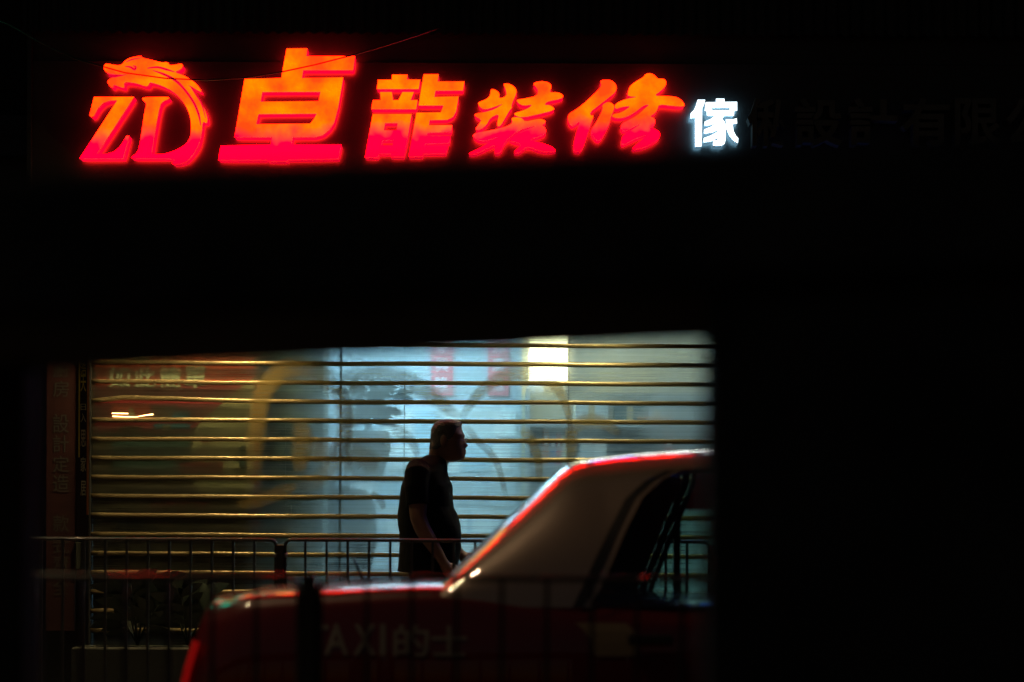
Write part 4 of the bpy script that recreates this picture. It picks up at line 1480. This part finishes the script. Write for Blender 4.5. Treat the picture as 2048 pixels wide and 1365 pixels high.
# legs in stride, down to the ankles
hipx, hipz = bd(490, 1200)
legs = []
for sgn, kx, ax in ((-1, 0.06, -0.10), (1, 0.12, 0.22)):
    hip = Vector((hipx, MY + sgn * 0.09, hipz))
    kn = Vector((hipx + kx, MY + sgn * 0.095, 0.60))
    an = Vector((hipx + ax, MY + sgn * 0.09, 0.21))
    legs.append((hip, kn, an))
    body_parts.append(MB().tube([hip, (hip + kn) / 2, kn, (kn + an) / 2, an, an + Vector((0.0, 0, -0.05))], [0.085, 0.075, 0.055, 0.052, 0.036, 0.036], 14))
body_parts.append(MB().tube([Vector((hipx, MY - 0.09, hipz)), Vector((hipx, MY + 0.09, hipz))], 0.08, 14))
body_parts.append(MB().tube([Vector((hipx, MY, hipz)), Vector((bd(500, 900)[0], MY, bd(500, 900)[1])), Vector((bd(470, 560)[0], MY, bd(470, 560)[1])), Vector((hd(620, 1050)[0], MY, hd(620, 1050)[1]))], [0.11, 0.12, 0.11, 0.07], 14))
body_parts.append(MB().tube([Vector((bd(440, 540)[0], MY - 0.19, bd(440, 540)[1])), Vector((bd(440, 540)[0], MY + 0.19, bd(440, 540)[1]))], 0.06, 14))
remesh(body_parts, 'body', 'skin', man, 0.0036, 1)
# hair: short crop wrapping top and back
hair = MB()
rings = []
for y, xb, xf, xt, hwid in HEAD[:17]:
    b_, z = hd(xb - 7, y)
    f_, _ = hd(xf + 5, y)
    lim = interp(y, [(84, 1.0), (150, 1.0), (200, 0.86), (260, 0.60), (330, 0.42), (420, 0.22), (520, -0.05), (632, -0.45)])
    ring = []
    for k in range(33):
        a0 = math.acos(max(-1, min(1, lim)))
        a = a0 + (2 * math.pi - 2 * a0) * k / 32
        cx_, rx = (b_ + f_) / 2, (f_ - b_) / 2 + 0.001
        ca = math.cos(a)
        jit = 1 + random.uniform(-0.006, 0.008)
        ring.append(Vector((cx_ + rx * math.copysign(abs(ca) ** 0.85, ca) * jit, MY + (hwid + 0.005) * math.sin(a) * jit, z + random.uniform(-.0012, .0012))))
    rings.append(ring)
hair.loft(rings)
tp = Vector((hd(865, 76)[0], MY, hd(865, 76)[1]))
c0 = hair.vert(tp)
for k in range(32):
    hair.f.append((c0, k, k + 1))
hair.build('hair', 'hair_grey', man, smooth=True)
# shirt
SH = [(398, 478, 560, .055), (412, 455, 600, .085), (432, 425, 622, .115), (470, 372, 630, .165), (520, 336, 632, .20), (560, 318, 640, .212), (620, 298, 665, .218), (700, 284, 668, .220), (770, 276, 674, .218), (830, 271, 702, .216), (900, 273, 724, .214), (960, 281, 730, .212), (1050, 286, 726, .210), (1120, 279, 718, .210), (1200, 272, 706, .212), (1235, 268, 700, .214)]
shirt = MB()
rings = []
for y, xl, xr, hw_ in SH:
    a_, z = bd(xl, y)
    b_, _ = bd(xr, y)
    rings.append([Vector(((a_ + b_) / 2 + (b_ - a_) / 2 * math.copysign(abs(math.cos(2 * math.pi * k / 36)) ** 0.8, math.cos(2 * math.pi * k / 36)) + 0.002 * math.sin(5 * 2 * math.pi * k / 36 + z * 40), MY + hw_ * math.copysign(abs(math.sin(2 * math.pi * k / 36)) ** 0.85, math.sin(2 * math.pi * k / 36)), z)) for k in range(36)])
shirt.loft(rings, closed=True, cap=True)
slv = []
for sgn, A in ((-1, armN), (1, armF)):
    P = [Vector((bd(x, y)[0], MY + sgn * yo, bd(x, y)[1])) for x, y, yo, _ in A[:3]]
    slv.append(MB().tube([P[0] + Vector((0, -sgn * 0.05, 0.03))] + P, [0.06, 0.068, 0.062, 0.058], 16))
collar = MB().tube([Vector((hd(600, 800)[0], MY, hd(600, 760)[1])), Vector((hd(640, 960)[0], MY, hd(640, 940)[1]))], [0.066, 0.075], 16)
remesh([shirt] + slv, 'shirt', 'shirt_dark', man, 0.006, 2)
tr_ = []
for hip, kn, an in legs:
    tr_.append(MB().tube([hip + Vector((0, 0, .03)), (hip + kn) / 2, kn, (kn + an) / 2, an - Vector((0, 0, 0.03))], [0.105, 0.095, 0.078, 0.072, 0.066], 14))
tr_.append(MB().tube([Vector((hipx, MY - 0.10, hipz)), Vector((hipx, MY + 0.10, hipz))], 0.10, 14))
tr_.append(MB().tube([Vector((hipx, MY, hipz - 0.03)), Vector((hipx, MY, hipz + 0.12))], [0.14, 0.13], 16))
remesh(tr_, 'trousers', 'trouser_dark', man, 0.008, 2)
for (hip, kn, an), lift in zip(legs, (0.0, 0.0)):
    m = MB()
    m.loft([[Vector((an.x + dx + 0.0, an.y + w_ * math.cos(2 * math.pi * k / 12), GF + hgt * (0.5 + 0.5 * math.sin(2 * math.pi * k / 12)))) for k in range(12)] for dx, w_, hgt in ((-0.085, .01, .05), (-0.075, .032, .075), (-0.03, .038, .095), (0.04, .042, .085), (0.12, .047, .06), (0.165, .04, .05), (0.185, .01, .03))], closed=True, cap=True)
    m.build('shoe', 'tyre', man, smooth=True)
# glasses
gl = MB()
for s_ in (-1, 1):
    c = Vector((hd(1196, 490)[0], MY + s_ * 0.033, hd(1196, 490)[1]))
    gl.tube([c + Vector((0.004 * abs(math.sin(2 * math.pi * k / 16)), 0.024 * math.cos(2 * math.pi * k / 16), 0.017 * math.sin(2 * math.pi * k / 16))) for k in range(17)], 0.0012, 6)
    gl.tube([c + Vector((0, s_ * 0.024, 0.004)), Vector((hd(1050, 470)[0], MY + s_ * 0.080, hd(1000, 462)[1])), Vector((hd(830, 470)[0], MY + s_ * 0.082, hd(820, 462)[1]))], 0.0012, 6)
gl.tube([Vector((hd(1205, 485)[0], MY - 0.010, hd(1205, 478)[1])), Vector((hd(1225, 480)[0], MY, hd(1205, 474)[1])), Vector((hd(1205, 485)[0], MY + 0.010, hd(1205, 478)[1]))], 0.0012, 6)
glo = gl.build('glasses', 'wire_metal', man, smooth=True)
for s_ in (-1, 1):
    c = Vector((hd(1196, 490)[0], MY + s_ * 0.033, hd(1196, 490)[1]))
    m = MB()
    m.v = [c + Vector((0.002, 0.023 * math.cos(2 * math.pi * k / 16), 0.016 * math.sin(2 * math.pi * k / 16))) for k in range(16)]
    m.f = [tuple(range(16))]
    m.build('lens', 'spectacle_glass', glo)

# ------------------------------------------------------------------ unidentified dark foreground shape, built as an assumed shelter
# its roof hides the band between sign and shutter, its end panel everything beyond the taxi window
SLOPE = R(2.4)
shl = empty('assumed_shelter', (0.6, 4.5, GF), 'black out-of-focus foreground shape, built as an assumed shelter', 'shelter')


def tilt(v):
    c, s_ = math.cos(SLOPE), math.sin(SLOPE)
    return Vector((v.x, v.y, v.z + math.tan(SLOPE) * v.x))


zb_ = W(1024, 700, 4.5).z      # underside at the far edge
zt_ = W(1024, 309, 3.7).z      # crown at the near edge
m = MB()
sec = [(3.7, zb_ + 0.04), (3.7, zt_ - 0.05), (3.705, zt_ - 0.02), (3.73, zt_), (3.9, zt_ + 0.004), (4.2, zt_ - 0.005), (4.43, zt_ - 0.05), (4.5, zt_ - 0.08), (4.505, zb_ + 0.02), (4.495, zb_ + 0.004), (4.47, zb_), (3.75, zb_ + 0.015)]
zm_ = (zb_ + zt_) / 2
m.loft([[tilt(Vector((x, y, z))) + Vector((0, 0, 0.012 * x if z < zm_ else 0)) for y, z in sec] for x in frange(-4.2, 3.0, 24)], closed=True, cap=True)
m.build('roof', 'shelter_black', shl)
xe = W(1402, 900, 3.9).x
o = boxpart('end_panel', 'shelter_black', shl, xe, xe + 1.45, 3.76, 3.90, GF, zb_ + 0.03)
add_bevel(o, 0.02, 3)
boxpart('panel_foot', 'shelter_black', shl, xe + 0.05, xe + 1.4, 3.70, 3.758, GF, GF + 0.08)
xl_ = W(80, 900, 4.5).x
add_bevel(boxpart('post', 'shelter_black', shl, xl_ - 0.12, xl_, 4.38, 4.50, GF, zb_ - 0.03), 0.01)
add_bevel(boxpart('post', 'shelter_black', shl, -3.9, -3.78, 4.38, 4.50, GF, zb_ - 0.13), 0.01)

# ------------------------------------------------------------------ lit lamps and signs of the street (reflected in the taxi)


def street_lamp(x, y, z, dx, dy, label, shield=False):
    t = empty('street_lamp', (x, y, GF), label, 'street lamp', 'sodium street lamps on the near side')
    MB().tube([(x, y, GF), (x, y, 0.8), (x, y, z - 0.6), (x + dx * 0.08, y + dy * 0.08, z - 0.2), (x + dx * 0.35, y + dy * 0.35, z), (x + dx, y + dy, z + 0.04)], [0.09, 0.075, 0.055, 0.05, 0.045, 0.04], 12).build('pole', 'dark_metal', t, smooth=True)
    hx, hy = x + dx * 1.15, y + dy * 1.15
    hd_ = MB()
    hd_.loft([[Vector((hx + rx * math.cos(2 * math.pi * k / 16), hy + ry * math.sin(2 * math.pi * k / 16), z + dz)) for k in range(16)] for rx, ry, dz in ((0.02, 0.02, 0.12), (0.14, 0.14, 0.10), (0.2, 0.2, 0.04), (0.2, 0.2, -0.33), (0.192, 0.192, -0.33), (0.19, 0.19, 0.0), (0.1, 0.1, 0.02))], closed=True)
    hd_.build('lamp_head', 'dark_metal', t, smooth=True)  # deep skirt shaped to cut the lamp light short of the signboard
    lens = MB()
    lens.loft([[Vector((hx + rx * math.cos(2 * math.pi * k / 16), hy + rx * math.sin(2 * math.pi * k / 16), z + dz)) for k in range(16)] for rx, dz in ((0.085, -0.002), (0.078, -0.02), (0.045, -0.035), (0.005, -0.04))], closed=True)
    lens.build('lens', 'street_lens', t, smooth=True)
    if shield:
        boxpart('added_light_shield', 'dark_metal', t, hx - 0.35, hx + 0.35, hy + 0.205, hy + 0.215, z - 0.62, z)  # added unseen plate keeping this lamp off the shop front


street_lamp(-4.2, 6.8, 9.0, 0.2, 0.3, 'shielded sodium street lamp with a short arm on the near kerb')
street_lamp(-3.7, 6.8, 9.0, 0.1, 2.8, 'shielded sodium street lamp with a long arm reaching over the road', True)

gs = empty('neon_sign', (-3.6, 13.3, 3.4), 'large green neon box sign on the neighbouring building', 'sign')
add_bevel(boxpart('casing', 'dark_metal', gs, -4.3, -2.98, 12.93, 13.37, 3.4, 4.9), 0.01)
for k in range(4):
    z0 = 3.46 + k * 0.36
    boxpart('lit_character', 'green_neon', gs, -4.2, -3.06, 12.90, 12.928, z0, z0 + 0.30)

led = empty('led_sign', (0.0, 13.25, 2.60), 'long lit strip sign of coloured characters below the red letters', 'sign')
boxpart('casing', 'dark_metal', led, -2.75, 2.95, 13.20, 13.29, 2.60, 2.985)
random.seed(21)
for xa, xb, kinds in ((-2.45, -1.22, ('green_neon', 'green_neon', 'green_neon', 'yellow_neon')), (-1.06, -0.30, ('white_neon',)), (0.28, 1.9, ('blue_neon', 'blue_neon', 'white_neon'))):
    x = xa
    while x < xb:
        w_ = min(random.uniform(0.09, 0.17), xb - x + 0.02)
        boxpart('lit_character', random.choice(kinds), led, x, x + w_, 13.18, 13.198, 2.64, 2.96)
        x += w_ + random.uniform(0.015, 0.05)

# warm floodlights under the sign, lighting the shutter bars from above
for px, mt, lb in ((430, 'flood_lens', 'warm floodlight on a bracket above the poster'), (1180, 'flood_lens_dim', 'dimmer floodlight on a bracket above the lamp panel')):
    q = W(px, 500, 12.95)
    fl = empty('flood_lamp', tuple(q), lb, 'lamp', 'floodlights between sign and shutter')
    add_bevel(boxpart('housing', 'dark_metal', fl, q.x - 0.13, q.x + 0.13, q.y - 0.07, q.y + 0.07, q.z, q.z + 0.09), 0.01)
    boxpart('lens', mt, fl, q.x - 0.11, q.x + 0.11, q.y - 0.05, q.y + 0.05, q.z - 0.02, q.z - 0.002)
    boxpart('light_blocker', 'dark_metal', fl, q.x - 0.16, q.x + 0.16, q.y - 0.085, q.y - 0.075, q.z - 0.13, q.z + 0.05)  # added to hide the glowing lens from the taxi's reflections
    boxpart('light_blocker', 'dark_metal', fl, q.x + 0.15, q.x + 0.158, q.y - 0.074, q.y + 0.2, q.z - 0.24, q.z + 0.05)  # added side plate keeping the floodlight off the man
    MB().tube([(q.x, q.y, q.z + 0.09), (q.x, q.y, q.z + 0.12), (q.x, 13.49, q.z + 0.12)], 0.014, 8).build('bracket', 'dark_metal', fl, smooth=True)
